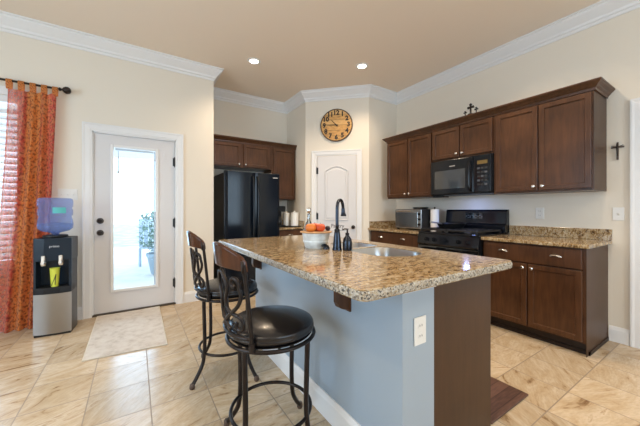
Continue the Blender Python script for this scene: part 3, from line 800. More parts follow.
# ---------------------------------------------------------------- range
t = T('gas_range', 'black gas range with five front knobs between the base cabinets', 'range', (XR, 2.337, 0), RW)
RWD = .758
obj('body', B(0, RWD, -.62, -.005, .03, .895), M_blackm, t)
obj('cooktop', B(0, RWD, -.645, -.06, .895, .918), M_black, t, bevel=.006)
bm = NB(); prism(bm, [(-.655, .765), (-.625, .765), (-.625, .893), (-.645, .893), (-.668, .78)], 0.002, RWD - .002, 'x')
cpn = obj('control_panel', bm, M_black, t, bevel=.003)
for k, x in enumerate((.13, .235, .385, .535, .635)):
    bm = NB(); lathe(bm, [(0, -.034), (.017, -.034), (.021, -.014), (.023, -.002), (.024, .0)], (0, 0, 0), 20, 'y'); box(bm, -.004, .004, -.042, -.03, -.018, .018)
    place(bm, Matrix.Translation((x, -.659, .832)) @ Matrix.Rotation(-.18, 4, 'X'))
    obj('knob', bm, M_black, cpn, smooth='auto')
od = obj('oven_door', B(.006, RWD - .006, -.655, -.62, .20, .755), M_glassk, t, bevel=.008)
bm = NB(); tube(bm, smoothpath([(.06, -.655, .715), (.07, -.70, .715), (.12, -.712, .715), (RWD - .12, -.712, .715), (RWD - .07, -.70, .715), (RWD - .06, -.655, .715)], 5), .012, 10); obj('handle', bm, M_black, od, smooth=True)
obj('storage_drawer', B(.006, RWD - .006, -.65, -.62, .04, .19), M_black, t, bevel=.006)
bm = NB(); prism(bm, [(-.005, .918), (-.005, 1.185), (-.045, 1.185), (-.06, 1.165), (-.075, 1.02), (-.105, 1.0), (-.105, .918)], 0, RWD, 'x')
bgd = obj('backguard', bm, M_black, t, bevel=.004)
bm = NB(); box(bm, .27, .49, -.072, -.066, 1.07, 1.14); obj('display', bm, M_glassk, bgd)
bm = NB()
for k in range(9):
    x = .285 + k * .024
    box(bm, x, x + .012, -.0735, -.072, 1.10 + (k % 2) * .012, 1.107 + (k % 2) * .012)
    if k % 3: box(bm, x, x + .010, -.0735, -.072, 1.082, 1.087)
obj('display_marks', bm, simple('display_marks', (.25, .28, .3), .5), bgd)
for gx in (.20, .555):
    bm = NB()
    x0, x1, y0, y1 = gx - .165, gx + .165, -.630, -.13
    for y in (y0, -.375, y1): box(bm, x0, x1, y - .007, y + .007, .938, .956)
    for x in (x0, gx - .083, gx, gx + .083, x1): box(bm, x - .006, x + .006, y0, y1, .938, .956)
    for y in (-.495, -.25): box(bm, x0, x1, y - .005, y + .005, .938, .950)
    for x in (x0, x1):
        for y in (y0, y1): box(bm, x - .009, x + .009, y - .009, y + .009, .918, .94)
    obj('grate', bm, M_iron, t, bevel=.002)
    for y in (-.495, -.25):
        bm = NB(); lathe(bm, [(0, .932), (.03, .932), (.042, .926), (.044, .918)], (gx, y, 0)); obj('burner', bm, M_iron, t, smooth='auto')
# pan
t = T('frying_pan', 'black frying pan on the rear left burner of the range', 'pan', (3.30, 2.10, .9575), 0)
bm = NB(); lathe(bm, [(0, 0), (.135, 0), (.165, .055), (.172, .060), (.160, .057), (.132, .006), (0, .006)], n=36); obj('pan_bowl', bm, M_blackm, t, smooth='auto')
bm = NB(); tube(bm, smoothpath([(-.160, .02, .05), (-.22, .03, .066), (-.34, .05, .08)], 5), .010, 8); obj('handle', bm, M_steel, t, smooth=True)

# microwave
t = T('microwave', 'black over-the-range microwave under the short wall cabinet', 'microwave', (XR, 2.331, 1.365), RW)
MH = .43
obj('body', B(0, .752, -.37, -.002, 0, MH), M_blackm, t, bevel=.003)
d = obj('door', B(.004, .555, -.405, -.371, .012, MH - .004), M_black, t, bevel=.006)
obj('window', B(.06, .46, -.408, -.405, .075, .30), simple('microwave_window', (.03, .032, .034), .05, coat=1), d)
bm = NB(); tube(bm, smoothpath([(.525, -.405, .04), (.525, -.436, .06), (.525, -.447, .13), (.525, -.447, .27), (.525, -.436, .35), (.525, -.405, .37)], 5), .012, 10); obj('handle', bm, M_black, d, smooth=True)
bm = B(.262, .335, -.4065, -.4045, .340, .350); obj('badge', bm, M_nickel, d)
p = obj('control_panel', B(.560, .748, -.405, -.371, .012, MH - .004), M_black, t, bevel=.006)
obj('display', B(.60, .71, -.4075, -.4045, .325, .365), simple('amber_clock_display', (.05, .03, .01), .2, emit=(1, .6, .15), es=.12), p)
for r_ in range(5):
    for c_ in range(3):
        obj('button', B(.60 + c_ * .04, .628 + c_ * .04, -.4065, -.4045, .27 - r_ * .045, .29 - r_ * .045), M_slot if (r_ + c_) % 3 else simple('button_grey', (.08, .08, .09), .5), p)
bm = NB(); box(bm, .0, .12, -.36, -.30, -.024, -.001); obj('light_housing', bm, M_blackm, t, bevel=.003)
l = bpy.data.lights.new('cooktop_light', 'AREA'); l.size = .06; l.energy = 1.1; l.color = (.30, .42, 1)
lo = bpy.data.objects.new('cooktop_light', l); COL.objects.link(lo); lo.location = (XR - .24, 1.95, 1.355); lo.rotation_euler = (0, 0, 0)

# toaster oven
t = T('toaster_oven', 'stainless toaster oven on the worktop left of the range', 'toaster oven', (XR - .10, 2.928, CT), RW)
obj('body', B(0, .46, -.30, 0, .012, .285), M_blackm, t, bevel=.008)
obj('front_frame', B(.004, .456, -.312, -.30, .018, .28), M_steel, t, bevel=.004)
obj('door', B(.012, .405, -.322, -.312, .03, .245), simple('toaster_door_steel', (.60, .585, .56), .22, 1), t, bevel=.003)
bm = NB(); tube(bm, [(.06, -.345, .262), (.32, -.345, .262)], .009, 10); box(bm, .07, .085, -.345, -.315, .256, .268); box(bm, .295, .31, -.345, -.315, .256, .268); obj('handle', bm, M_nickel, t, smooth='auto')
obj('control_strip', B(.41, .452, -.316, -.312, .03, .272), M_steel, t)
for z in (.08, .15, .22):
    bm = NB(); lathe(bm, [(0, -.336), (.014, -.336), (.018, -.318), (.018, -.316)], (.431, 0, z), 18, 'y'); obj('knob', bm, M_blackm, t, smooth='auto')
for x in (.03, .43):
    for y in (-.27, -.03): obj('foot', B(x - .015, x + .015, y - .015, y + .015, 0, .013), M_blackm, t)
t = T('baking_tray', 'small metal tray resting on top of the toaster oven', 'tray', (3.36, 2.60, CT + .285))
bm = NB(); lathe(bm, [(0, 0), (.09, 0), (.11, .03), (.106, .03), (.088, .004), (0, .004)], n=28); obj('dish', bm, M_steel, t, smooth='auto')
t = T('paper_towel_roll', 'white paper towel roll on the worktop between toaster oven and range', 'paper towel', (3.40, 2.402, CT), 0)
bm = NB(); lathe(bm, [(.02, .012), (.054, .012), (.054, .285), (.02, .285)], n=28); obj('roll', bm, M_paper, t, smooth='auto')
bm = NB(); lathe(bm, [(0, 0), (.055, 0), (.055, .010), (.008, .012), (.008, .30), (.014, .31), (0, .32)]); obj('holder', bm, M_dark, t, smooth='auto')

# cross ornament on cabinet top, crucifix, plates
Zt = 2.272
for (yy, s, lab) in ((1.82, 1.0, 'tall dark cross ornament on top of the wall cabinets, middle of three'), (1.885, .48, 'small dark cross ornament on the wall cabinets, left of three'), (1.755, .55, 'small dark cross ornament on the wall cabinets, right of three')):
    t = T('cross_ornament', lab, 'ornament', (XR - .38, yy, Zt), 0, 'cross ornaments on the cabinets')
    bm = NB(); lathe(bm, [(0, 0), (.032 * s, 0), (.030 * s, .012 * s), (.010 * s, .022 * s), (.008 * s, .05 * s), (0, .05 * s)])
    obj('foot', bm, M_dark, t, smooth='auto')
    bm = NB(); h = .125 * s
    prism(bm, [(-.008 * s, .04 * s), (.008 * s, .04 * s), (.008 * s, h * .62), (.034 * s, h * .58), (.040 * s, h * .70), (.034 * s, h * .82), (.010 * s, h * .78), (.016 * s, h), (0, h * 1.08), (-.016 * s, h), (-.010 * s, h * .78), (-.034 * s, h * .82), (-.040 * s, h * .70), (-.034 * s, h * .58), (-.008 * s, h * .62)], -.007, .007, 'x')
    obj('cross', bm, M_dark, t, bevel=.002)
t = T('crucifix', 'small dark crucifix hanging on the right wall beside the cabinets', 'crucifix', (XR, .70, 1.628), RW)
bm = NB(); box(bm, -.0065, .0065, -.014, 0, 0, .155); box(bm, -.042, .042, -.014, 0, .105, .118); obj('cross', bm, simple('crucifix_wood', (.06, .028, .014), .4), t, bevel=.002)
bm = NB(); tube(bm, [(-.038, -.02, .125), (0, -.020, .112), (.038, -.02, .125)], .0035, 8); tube(bm, [(0, -.02, .125), (.0, -.020, .10), (.002, -.021, .06), (-.001, -.019, .03)], [.004, .007, .006, .003], 8); lathe(bm, [(0, .122), (.006, .126), (.007, .131), (0, .138)], (0, -.02, 0), 10)
obj('figure', bm, M_dark, t, smooth=True)

def plate(lab, loc, rz, kind='outlet', w=.075, h=.118, cat='outlet', group=None):
    t = T('wall_' + kind, lab, cat, loc, rz, group)
    obj('cover_plate', B(-w / 2, w / 2, -.006, 0, -h / 2, h / 2), M_plastic, t, bevel=.002)
    if kind == 'outlet':
        for z in (.022, -.022):
            bm = NB(); prism(bm, [(.016 * math.cos(a), z + .014 * math.sin(a)) for a in [2 * PI * k / 16 for k in range(16)]], -.008, -.006, 'y'); s = obj('socket', bm, M_plastic, t)
            bm = NB(); box(bm, -.008, -.0055, -.0085, -.008, z - .003, z + .006); box(bm, .0055, .008, -.0085, -.008, z - .003, z + .006); obj('slot', bm, M_slot, s)
    else:
        n = max(1, round((w - .02) / .046))
        for k in range(n):
            x = (k - (n - 1) / 2) * .046
            bm = NB(); prism(bm, [(-.006, -.012), (-.008, -.010), (-.017, .006), (-.013, .010), (-.006, .008)], x - .005, x + .005, 'x'); obj('toggle', bm, M_plastic, t)
    return t
plate('white outlet plate on the right wall above the right worktop', (XR, 1.285, 1.145), RW)
plate('white single switch plate on the right wall below the crucifix', (XR, .695, 1.145), RW, 'switch', cat='switch')
plate('white three-gang switch plate on the door wall above the water cooler', (-.598, Y0, 1.345), 0, 'switch', w=.16, cat='switch')

# ---------------------------------------------------------------- wall clock
t = T('wall_clock', 'round plank wood clock with dark numerals above the pantry door', 'clock', (PC[0], PC[1], 2.507), PR)
CR = .252
bm = NB(); lathe(bm, [(0, -.022), (CR * .985, -.022), (CR, -.018), (CR, -.002), (0, -.002)], n=56, axis='y'); obj('face', bm, M_clock, t)
bm = NB(); lathe(bm, [(CR - .012, -.0225), (CR - .012, -.026), (CR + .002, -.026), (CR + .004, -.004), (CR, -.004), (CR, -.0225)], n=56, axis='y', caps=False); obj('rim', bm, simple('clock_rim', (.07, .035, .015), .5), t, smooth='auto')
Mnum = simple('clock_numerals', (.02, .012, .008), .5)
for k in range(1, 13):
    a = PI / 2 - k * PI / 6
    bm = text_bm(str(k), .098, .001, bold=.0045); place(bm, Matrix.Translation((CR * .76 * math.cos(a), -.0235, CR * .76 * math.sin(a))) @ FACE)
    obj('numeral', bm, Mnum, t)
def hand(a, l, w, y):
    bm = NB(); prism(bm, [(-w, -.03), (w, -.03), (w * .4, l), (-w * .4, l)], y - .002, y, 'y'); place(bm, Matrix.Rotation(a, 4, 'Y')); return bm
obj('hour_hand', hand(math.radians(-44), .11, .008, -.026), Mnum, t); obj('minute_hand', hand(math.radians(-86), .165, .006, -.030), Mnum, t)
bm = NB(); lathe(bm, [(0, -.036), (.010, -.035), (.012, -.022)], n=16, axis='y'); obj('hub', bm, Mnum, t)

# ---------------------------------------------------------------- island
IT, IB = .918, .880
XI0, XI1, YI0, YI1 = .92, 1.620, .80, 2.50
XH = 1.127
t = T('kitchen_island', 'kitchen island with pale blue-grey painted side and dark wood cabinets', 'island', (0, 0, 0))
hw = obj('half_wall', B(XI0, XH, YI0, YI1, 0, .838), M_isl, t)
hw['label'] = 'pale blue-grey painted knee wall'
bm = NB(); box(bm, XI0 - .006, XH + .006, YI0 - .010, YI1, .838, IB - .0005); obj('cap_trim', bm, M_trim, t, bevel=.003)
bm = NB(); sweep(bm, [(XI0, YI1), (XI0, YI0), (XH, YI0)][::1], [(-q[0], q[1]) for q in bp] if False else bp); obj('baseboard', bm, M_trim, t)
obj('end_panel', B(XH + .001, XI1, YI0, YI0 + .02, .0, IB - .001), M_panel, t)
obj('cabinet_body', B(XH + .001, XI1, YI0 + .02, YI1, .105, .69), M_cab, t)
bm = NB(); box(bm, XI1 - .02, XI1, YI0 + .02, YI1, .69, IB - .001); box(bm, XH + .001, XI1 - .02, YI1 - .02, YI1, .69, IB - .001)
obj('front_rail', bm, M_cab, t)
obj('toe_kick', B(XH + .001, XI1 - .07, YI0 + .02, YI1, 0, .105), bpy.data.materials['toe_kick_wood'], t)
n = 4; L_ = (YI1 - YI0 - .02) / n
for k in range(n):
    y0 = YI0 + .01 + k * L_
    bm = shaker(-(L_ - .012) / 2, (L_ - .012) / 2, .12, .69, -.02); dd = obj('door', bm, M_cab, t); setloc(dd, (XI1, y0 + L_ / 2, 0), PI / 2)
    knob(dd, (.16 if k % 2 == 0 else -.16), .65, -.02)
    bm = slab_front(-(L_ - .012) / 2, (L_ - .012) / 2, .70, .86, -.02); dd = obj('drawer', bm, M_cab, t); setloc(dd, (XI1, y0 + L_ / 2, 0), PI / 2)
    cup_pull(dd, 0, .79, -.02)
for y in (1.16, 2.38):
    bm = NB(); prof = [(XI0, IB - .002), (XI0 - .16, IB - .002), (XI0 - .165, IB - .014), (XI0 - .150, IB - .030), (XI0 - .115, IB - .038), (XI0 - .085, IB - .055), (XI0 - .074, IB - .09), (XI0 - .074, IB - .165), (XI0 - .062, IB - .190), (XI0 - .04, IB - .20), (XI0 - .015, IB - .205), (XI0, IB - .205)]
    prism(bm, prof, y - .024, y + .024, 'y'); obj('corbel', bm, M_cab, t, bevel=.004)
    obj('corbel_plate', B(XI0 - .010, XI0, y - .030, y + .030, IB - .215, IB - .002), M_cab, t)

# worktop with chiselled edge and sink cut-outs
SX0, SX1 = 1.20, 1.53
H1 = rrect(1.160, 1.512, 1.088, 1.50, [.09, .06, .17, .14]); H2 = rrect(1.258, SX1, 1.534, 1.85, [.08, .08, .05, .05])
bm = NB(); out = rrect(.615, 1.655, .697, 2.61, [.045, .04, .04, .05])
plate_with_holes(bm, out, [H1, H2], IB, IT)
top = obj('island_worktop', bm, M_gran, bevel=.004); tag(top, 'large speckled brown granite worktop on the island', 'countertop')
bm = NB(); random.seed(9)
dense = []
for i in range(len(out)):
    a, b = Vector(out[i]), Vector(out[(i + 1) % len(out)]); m = max(1, int((b - a).length / .011))
    for k in range(m): dense.append(a + (b - a) * k / m)
cen = Vector((1.14, 1.7)); rows = []
for lv, (z, o_) in enumerate(((IT - .002, -.001), (IT - .009, .003), (IT - .019, .004), (IB + .004, .002), (IB + .0005, -.006))):
    row = []
    for i, p in enumerate(dense):
        tn = (dense[(i + 1) % len(dense)] - dense[i - 1]).normalized(); nr = Vector((tn.y, -tn.x))
        o2 = o_ + (random.uniform(-.0025, .0025) if 0 < lv < 4 else 0)
        q = p + nr * o2; row.append(bm.verts.new((q.x, q.y, z)))
    rows.append(row)
for a, b in zip(rows, rows[1:]):
    for i in range(len(a)): bm.faces.new((a[i], a[(i + 1) % len(a)], b[(i + 1) % len(a)], b[i]))
obj('chiselled_edge', bm, M_gedge, top)['label'] = 'rough grey chiselled edge'

# sink
t = T('sink', 'stainless steel double-bowl sink set into the island worktop', 'sink', (0, 0, 0))
def basin(loop, dz):
    bm = NB(); c = Vector((sum(p[0] for p in loop) / len(loop), sum(p[1] for p in loop) / len(loop)))
    rings = []
    for s, z in ((.998, IT - .005), (.996, IT - .004), (.985, IT - .007), (.965, IT - .12), (.93, IT - dz + .02), (.88, IT - dz), (.2, IT - dz - .004)):
        rings.append([bm.verts.new((c.x + (p[0] - c.x) * s, c.y + (p[1] - c.y) * s, z)) for p in loop])
    for a, b in zip(rings, rings[1:]):
        for i in range(len(a)): bm.faces.new((a[i], a[(i + 1) % len(a)], b[(i + 1) % len(a)], b[i]))
    bm.faces.new(rings[-1]); return bm, c
for lp, dz in ((H1, .20), (H2, .17)):
    bm, c = basin(lp, dz); b = obj('basin', bm, M_steel, t, smooth='auto')
    bm = NB(); lathe(bm, [(0, IT - dz - .002), (.02, IT - dz), (.036, IT - dz + .002), (.04, IT - dz - .002)], (c.x, c.y, 0)); obj('drain', bm, M_nickel, b, smooth='auto')

M_fau = simple('dark_bronze_faucet', (.035, .040, .052), .22, .85)
t = T('faucet', 'dark gooseneck faucet with flared spray head behind the sink', 'faucet', (1.110, 1.510, IT), 0)
bm = NB(); lathe(bm, [(0, 0), (.031, 0), (.032, .008), (.028, .016), (.026, .05), (.021, .10), (.017, .125), (.019, .130), (.015, .137), (.013, .14), (0, .142)]); obj('base', bm, M_fau, t, smooth='auto')
# gooseneck arches towards the sink (+x, slightly towards the camera)
bm = NB(); dirv = Vector((.88, .47, 0)); R_ = .047
pts = [Vector((0, 0, z)) for z in (.13, .165, .20, .24)]
for k in range(0, 13):
    a = PI - (PI + .12) * k / 12
    pts.append(Vector((0, 0, .274)) + dirv * (R_ + R_ * math.cos(a)) + Vector((0, 0, .055 * math.sin(a))))
tube(bm, pts, .0105, 14); obj('neck', bm, M_fau, t, smooth=True)
e_ = pts[-1]
bm = NB(); tube(bm, [e_ + Vector((0, 0, .005)), e_ + Vector((.001, 0, -.015)), e_ + Vector((.002, 0, -.03)), e_ + Vector((.003, 0, -.044)), e_ + Vector((.003, 0, -.048))], [.012, .013, .015, .020, .018], 16); obj('spray_head', bm, M_fau, t, smooth='auto')
bm = NB(); lathe(bm, [(0, 0), (.022, 0), (.022, .010), (.017, .018), (.014, .026), (0, .03)], (-.03, .08, -.016) if False else (-.03, .08, 0)); tube(bm, smoothpath([(-.03, .08, .024), (-.05, .075, .030), (-.075, .07, .024)], 4), [.008] * 8 + [.005], 8); obj('side_handle', bm, M_fau, t, smooth='auto')
t = T('soap_dispenser', 'dark pump soap dispenser beside the faucet', 'soap dispenser', (1.158, 1.463, IT), 0)
bm = NB(); lathe(bm, [(0, 0), (.029, 0), (.031, .01), (.030, .05), (.026, .075), (.014, .092), (.011, .10), (0, .10)]); obj('bottle', bm, M_fau, t, smooth='auto')
bm = NB(); lathe(bm, [(.012, .098), (.013, .112), (.006, .115), (.005, .135), (.010, .137), (.010, .141), (0, .142)]); tube(bm, [(0, 0, .138), (-.015, .010, .139), (-.028, .018, .133)], .0045, 8); obj('pump', bm, M_dark, t, smooth='auto')

# colander bowl with board and fruit
M_bowl = simple('weathered_white_enamel', (.66, .70, .70), .35, vary=.22, vscale=22)
BX, BY = 1.067, 1.700
t = T('bowl', 'round white enamel bowl on the island left of the faucet', 'bowl', (BX, BY, IT), 0)
bm = NB(); n = 48
lathe(bm, [(0, 0), (.074, 0), (.078, .006), (.088, .045), (.097, .095), (.100, .104), (.095, .104), (.084, .045), (.058, .010), (0, .010)], n=n); obj('vessel', bm, M_bowl, t, smooth='auto')
bm = NB(); lathe(bm, [(.078, .040), (.090, .042), (.091, .048), (.089, .052)], n=48); obj('band', bm, M_bowl, t, smooth='auto')
o = None
bm = NB(); lathe(bm, [(0, 0), (.110, 0), (.114, .003), (.114, .007), (.110, .009), (0, .009)], n=48)
o = obj('wooden_board', bm, simple('tan_board_wood', (.48, .27, .12), .4, vary=.3, vscale=20), smooth='auto', loc=(BX, BY, IT + .1045)); tag(o, 'round tan wooden board lying on the white bowl', 'board')
Mfr = simple('orange_red_fruit', (.62, .08, .02), .3, vary=.4, vscale=9)
Mfr2 = simple('orange_peel_skin', (.72, .20, .03), .35, vary=.2, vscale=12)
prof = [(0, .006), (.010, .004), (.022, .004), (.034, .015), (.038, .030), (.035, .044), (.024, .055), (.010, .057), (0, .051)]
for (dx, dy, m_, lab) in ((-.045, .0, Mfr2, 'orange peach on the board, left of the two large fruits'), (.020, -.020, Mfr, 'red-orange fruit on the board, right of the two large fruits'), (.02, .055, Mfr, 'red-orange fruit at the back of the board behind the others')):
    t = T('fruit', lab, 'fruit', (BX + dx, BY + dy, IT + .1095), 0, 'fruit on the board')
    bm = NB(); lathe(bm, prof, n=24); obj('flesh', bm, m_, t, smooth=True)
    bm = NB(); tube(bm, [(0, 0, .050), (.002, 0, .057), (.004, 0, .062)], .0018, 6); obj('stem', bm, M_dark, t)
t = T('plum', 'small dark plum at the right edge of the board', 'fruit', (BX + .082, BY - .025, IT + .1138), 0)
bm = NB(); lathe(bm, [(0, 0), (.010, .002), (.018, .012), (.019, .022), (.012, .034), (0, .037)], n=20); obj('flesh', bm, simple('plum_skin', (.02, .01, .02), .3), t, smooth=True)
bm = NB(); tube(bm, [(0, 0, .036), (.001, 0, .042)], .0012, 6); obj('stem', bm, M_dark, t)
# glass bottles behind
for (x, y, h, lab) in ((1.165, 1.965, .27, 'tall clear glass bottle behind the bowl on the island'),):
    t = T('glass_bottle', lab, 'bottle', (x, y, IT), 0)
    bm = NB(); lathe(bm, [(0, .001), (.034, .001), (.036, .02), (.034, .12), (.026, .15), (.012, .18), (.011, .22), (.014, .224), (.014, .230), (.009, .230), (.008, .18), (.022, .145), (.030, .115), (.031, .01), (0, .008)], n=28); obj('glass', bm, M_clear, t, smooth='auto')
    bm = NB(); lathe(bm, [(0, .222), (.008, .222), (.009, .236), (.016, .246), (.019, .262), (.014, .276), (0, .282)], n=20); obj('stopper', bm, M_nickel, t, smooth='auto')

# outlet on island end
plate('white outlet plate on the narrow end of the island', (1.025, YI0 - .001, .664), 0, 'outlet')

# floor mat on the far side, rug at door
o = obj('kitchen_mat', B(1.645, 2.10, .805, 1.72, 0.001, .012), M_mat, bevel=.004); tag(o, 'dark brown plank-pattern mat on the floor beside the island cabinets', 'mat')
t = T('door_rug', 'faded cream and grey patterned rug in front of the glazed door', 'rug', (-.058, 3.42, 0), 0)
bm = NB(); prism(bm, [(-.285, -.55), (.293, -.595), (.305, .565), (-.29, .555)], .001, .009); obj('pile', bm, M_rug, t)
bm = NB(); tube(bm, [(-.285, -.55, .006), (.293, -.595, .006), (.305, .565, .006), (-.29, .555, .006)], .006, 8, closed=True); obj('binding', bm, M_rugedge, t)

# ---------------------------------------------------------------- bar stools
M_metal = simple('dark_stool_metal', (.028, .022, .020), .33, .75, vary=.2, vscale=25)
M_leath = simple('dark_brown_leather', (.009, .008, .009), .27, 0, coat=.1, bump=.12, bscale=140)
M_foot = simple('foot_cap', (.12, .08, .06), .4, .5)
def stool(name, lab, loc, rz, legrot):
    t = T('bar_stool', lab, 'bar stool', loc, rz, 'bar stools at the island')
    bm = NB(); lathe(bm, [(0, .582), (.19, .582), (.205, .586), (.213, .596), (.214, .606), (.209, .615), (.212, .618), (.206, .628), (.185, .639), (.14, .650), (.08, .657), (0, .659)], n=56); obj('seat_cushion', bm, M_leath, t, smooth=True)
    bm = NB(); lathe(bm, [(.19, .577), (.203, .575), (.206, .581), (.19, .583)], n=48); obj('seat_plate', bm, M_metal, t, smooth='auto')
    bm = NB(); tube(bm, [(.214 * math.cos(a), .214 * math.sin(a), .566) for a in [2 * PI * k / 48 for k in range(48)]], .0095, 10, True)
    for k in range(4):
        a = legrot + PI / 4 + k * PI / 2; tube(bm, [(.12 * math.cos(a), .12 * math.sin(a), .575), (.214 * math.cos(a), .214 * math.sin(a), .566)], .007, 8)
    lathe(bm, [(0, .560), (.09, .560), (.10, .583), (0, .583)], n=28)
    obj('swivel_ring', bm, M_metal, t, smooth='auto')
    for k in range(4):
        a = legrot + k * PI / 2; ca, sa = math.cos(a), math.sin(a)
        prof = [(.205, .562), (.203, .48), (.200, .38), (.198, .28), (.201, .20), (.214, .13), (.250, .07), (.290, .022)]
        p = smoothpath([(r * ca, r * sa, z) for r, z in prof], 5)
        bm = NB(); tube(bm, p, .0125, 12); lg = obj('leg', bm, M_metal, t, smooth=True)
        bm = NB(); lathe(bm, [(0, 0), (.014, 0), (.017, .008), (.016, .026), (.012, .034), (0, .036)], (.293 * ca, .293 * sa, 0), 16); obj('foot_cap', bm, M_foot, lg, smooth='auto')
    bm = NB(); tube(bm, [(.197 * math.cos(a), .197 * math.sin(a), .193) for a in [2 * PI * k / 48 for k in range(48)]], .009, 10, True); obj('foot_ring', bm, M_metal, t, smooth=True)
    # back: on an arc behind the seat; s = arc length across, h = height above seat ring
    RB = .222
    def bk(s, h, off=0):
        a = s / RB * .86; lean = .045 * (max(h, 0) / .44) ** 1.3
        return Vector((-(RB + off) * math.cos(a) - lean, -RB * 1.04 * math.sin(a) , .575 + h))
    for sg in (-1, 1):
        pts = [bk(sg * .186, h) for h in (-.005, .06, .14, .22, .30, .375)]
        bm = NB(); tube(bm, smoothpath(pts, 4), .0095, 10)
        p0 = bk(sg * .186, .0); tube(bm, [p0, (p0.x * .86, p0.y * .86, .572)], .0095, 8)
        lathe(bm, [(.0135, 0), (.0135, .035)], (p0.x, p0.y, .572), 12)
        obj('back_post', bm, M_metal, t, smooth='auto')
    # wooden top rail
    bm = NB(); n = 22; rows = []
    for i in range(n + 1):
        u = -1 + 2 * i / n; s = u * .196
        h1 = .458 - .062 * u * u - (.012 if abs(u) > .95 else 0); h0 = .345 + .012 * (1 - u * u)
        a, b = bk(s, h0, -.012), bk(s, h1, -.012); c_, d_ = bk(s, h1, .012), bk(s, h0, .012)
        m1, m2 = bk(s, h1 + .006, 0), bk(s, h0 - .004, 0)
        rows.append([bm.verts.new(q) for q in (a, b, m1, c_, d_, m2)])
    for p, q in zip(rows, rows[1:]):
        for j in range(6): bm.faces.new((p[j], p[(j + 1) % 6], q[(j + 1) % 6], q[j]))
    bm.faces.new(rows[0]); bm.faces.new(rows[-1]); obj('top_rail', bm, M_rail, t, smooth='auto', bevel=.003)
    # end straps on the rail, lower cross bar
    for sg in (-1, 1):
        bm = NB(); tube(bm, [bk(sg * .190, .34, .015), bk(sg * .192, .365, .016), bk(sg * .192, .39, .014)], .006, 8); obj('rail_strap', bm, M_metal, t, smooth=True)
    bm = NB(); tube(bm, [bk(-.186 + .372 * k / 12, .05 + .0 * k) for k in range(13)], .0075, 8); obj('lower_bar', bm, M_metal, t, smooth=True)
    # scrollwork: mirrored S scrolls with curled ends plus a central loop
    def spiral(cx, cy, r0, a0, turns, sg, n=16, r1=.25):
        return [(cx + r0 * (1 - (1 - r1) * k / n) * math.cos(a0 + sg * 2 * PI * turns * k / n), cy + r0 * (1 - (1 - r1) * k / n) * math.sin(a0 + sg * 2 * PI * turns * k / n)) for k in range(n + 1)]
    for sg in (-1, 1):
        path = [(sg * s, h) for s, h in (spiral(.112, .285, .034, -.4, .85, 1)[::-1] + [(.150, .235), (.125, .19), (.07, .15), (.015, .115), (-.02, .09), (-.055, .075)])]
        bm = NB(); tube(bm, smoothpath([bk(s, h) for s, h in path], 3), .0095, 8, flat=.85); obj('scroll', bm, M_metal, t, smooth=True)
        path = [(sg * s, h) for s, h in ([(.01, .335), (.045, .30), (.06, .26), (.03, .21), (.035, .17), (.075, .15), (.118, .145)] + spiral(.118, .105, .038, PI / 2, .9, -1))]
        bm = NB(); tube(bm, smoothpath([bk(s, h) for s, h in path], 3), .0095, 8, flat=.85); obj('scroll', bm, M_metal, t, smooth=True)
    return t
stool('bar_stool', 'nearer dark metal bar stool with round leather seat, in the foreground', (.578, 1.345, 0), math.radians(3), math.radians(29))
stool('bar_stool', 'farther dark metal bar stool, behind the near one towards the door', (.582, 2.165, 0), math.radians(0), math.radians(25))

# ---------------------------------------------------------------- water cooler
CA = math.radians(-5)
t = T('water_cooler', 'black and stainless water cooler between the curtain and the glazed door', 'water cooler', (-.652, 3.618, 0), CA)
# local: x across (-.135..135), front at y=0, back y=.31
CW = .137
bm = NB(); pts = [(-CW, .235), (-CW, .012), (-.06, 0), (.06, 0), (CW, .012), (CW, .235)]
prism(bm, [(-CW + .004, .235), (-CW + .004, .02), (CW - .004, .02), (CW - .004, .235)], .015, .40)
obj('lower_body', bm, simple('grey_side_panel', (.07, .075, .085), .35, .5), t, bevel=.003)
bm = NB(); prism(bm, [(-CW + .004, .235), (-CW + .004, .13), (CW - .004, .13), (CW - .004, .235)], .40, .915); prism(bm, pts, .70, .915)
prism(bm, [(-CW, .13), (-CW, .012), (-CW + .02, .008), (-CW + .02, .13)], .43, .70); prism(bm, [(CW - .02, .13), (CW - .02, .008), (CW, .012), (CW, .13)], .43, .70)
obj('upper_body', bm, simple('blue_black_plastic', (.008, .016, .028), .35, spec=.3), t, bevel=.004)
bm = NB(); prism(bm, [(-CW, .02), (-CW, .010), (-.06, -.004), (.06, -.004), (CW, .010), (CW, .02)], .02, .395); obj('front_panel', bm, simple('cooler_steel', (.36, .35, .34), .3, 1), t, smooth='auto')
bm = NB(); prism(bm, [(-CW, .13), (-CW, .006), (-.06, -.016), (.06, -.016), (CW, .006), (CW, .13)], .395, .455); obj('drip_tray', bm, M_blackm, t, bevel=.004)
obj('base', B(-CW + .005, CW - .005, .01, .23, 0, .02), M_blackm, t)
for x, c_, nm in ((-.062, (.7, .05, .04), 'hot'), (.062, (.1, .3, .8), 'cold')):
    bm = NB(); box(bm, x - .012, x + .012, -.020, .012, .712, .752); prism(bm, [(-.04, .68), (-.028, .68), (-.01, .72), (-.022, .725)], x - .009, x + .009, 'x'); tp = obj('tap', bm, M_plastic, t, bevel=.004)
    bm = NB(); lathe(bm, [(.018, .660), (.023, .685), (.018, .712), (0, .716)], (x, .0, 0), 18); obj('spout', bm, M_nickel, tp, smooth='auto')
    bm = NB(); lathe(bm, [(0, -.002), (.008, -.002), (.008, .006)], (x, .006, .785), 14, 'y'); obj('indicator', bm, simple('indicator_' + nm, c_, .4), t)
bm = place(text_bm('primo', .030, .0008), Matrix.Translation((.015, -.0015, .838)) @ FACE); obj('logo', bm, simple('logo_silver', (.7, .72, .75), .4), t)
obj('energy_sticker', B(CW - .004, CW - .003, .06, .09, .80, .87), simple('yellow_sticker', (.8, .65, .05), .5), t)
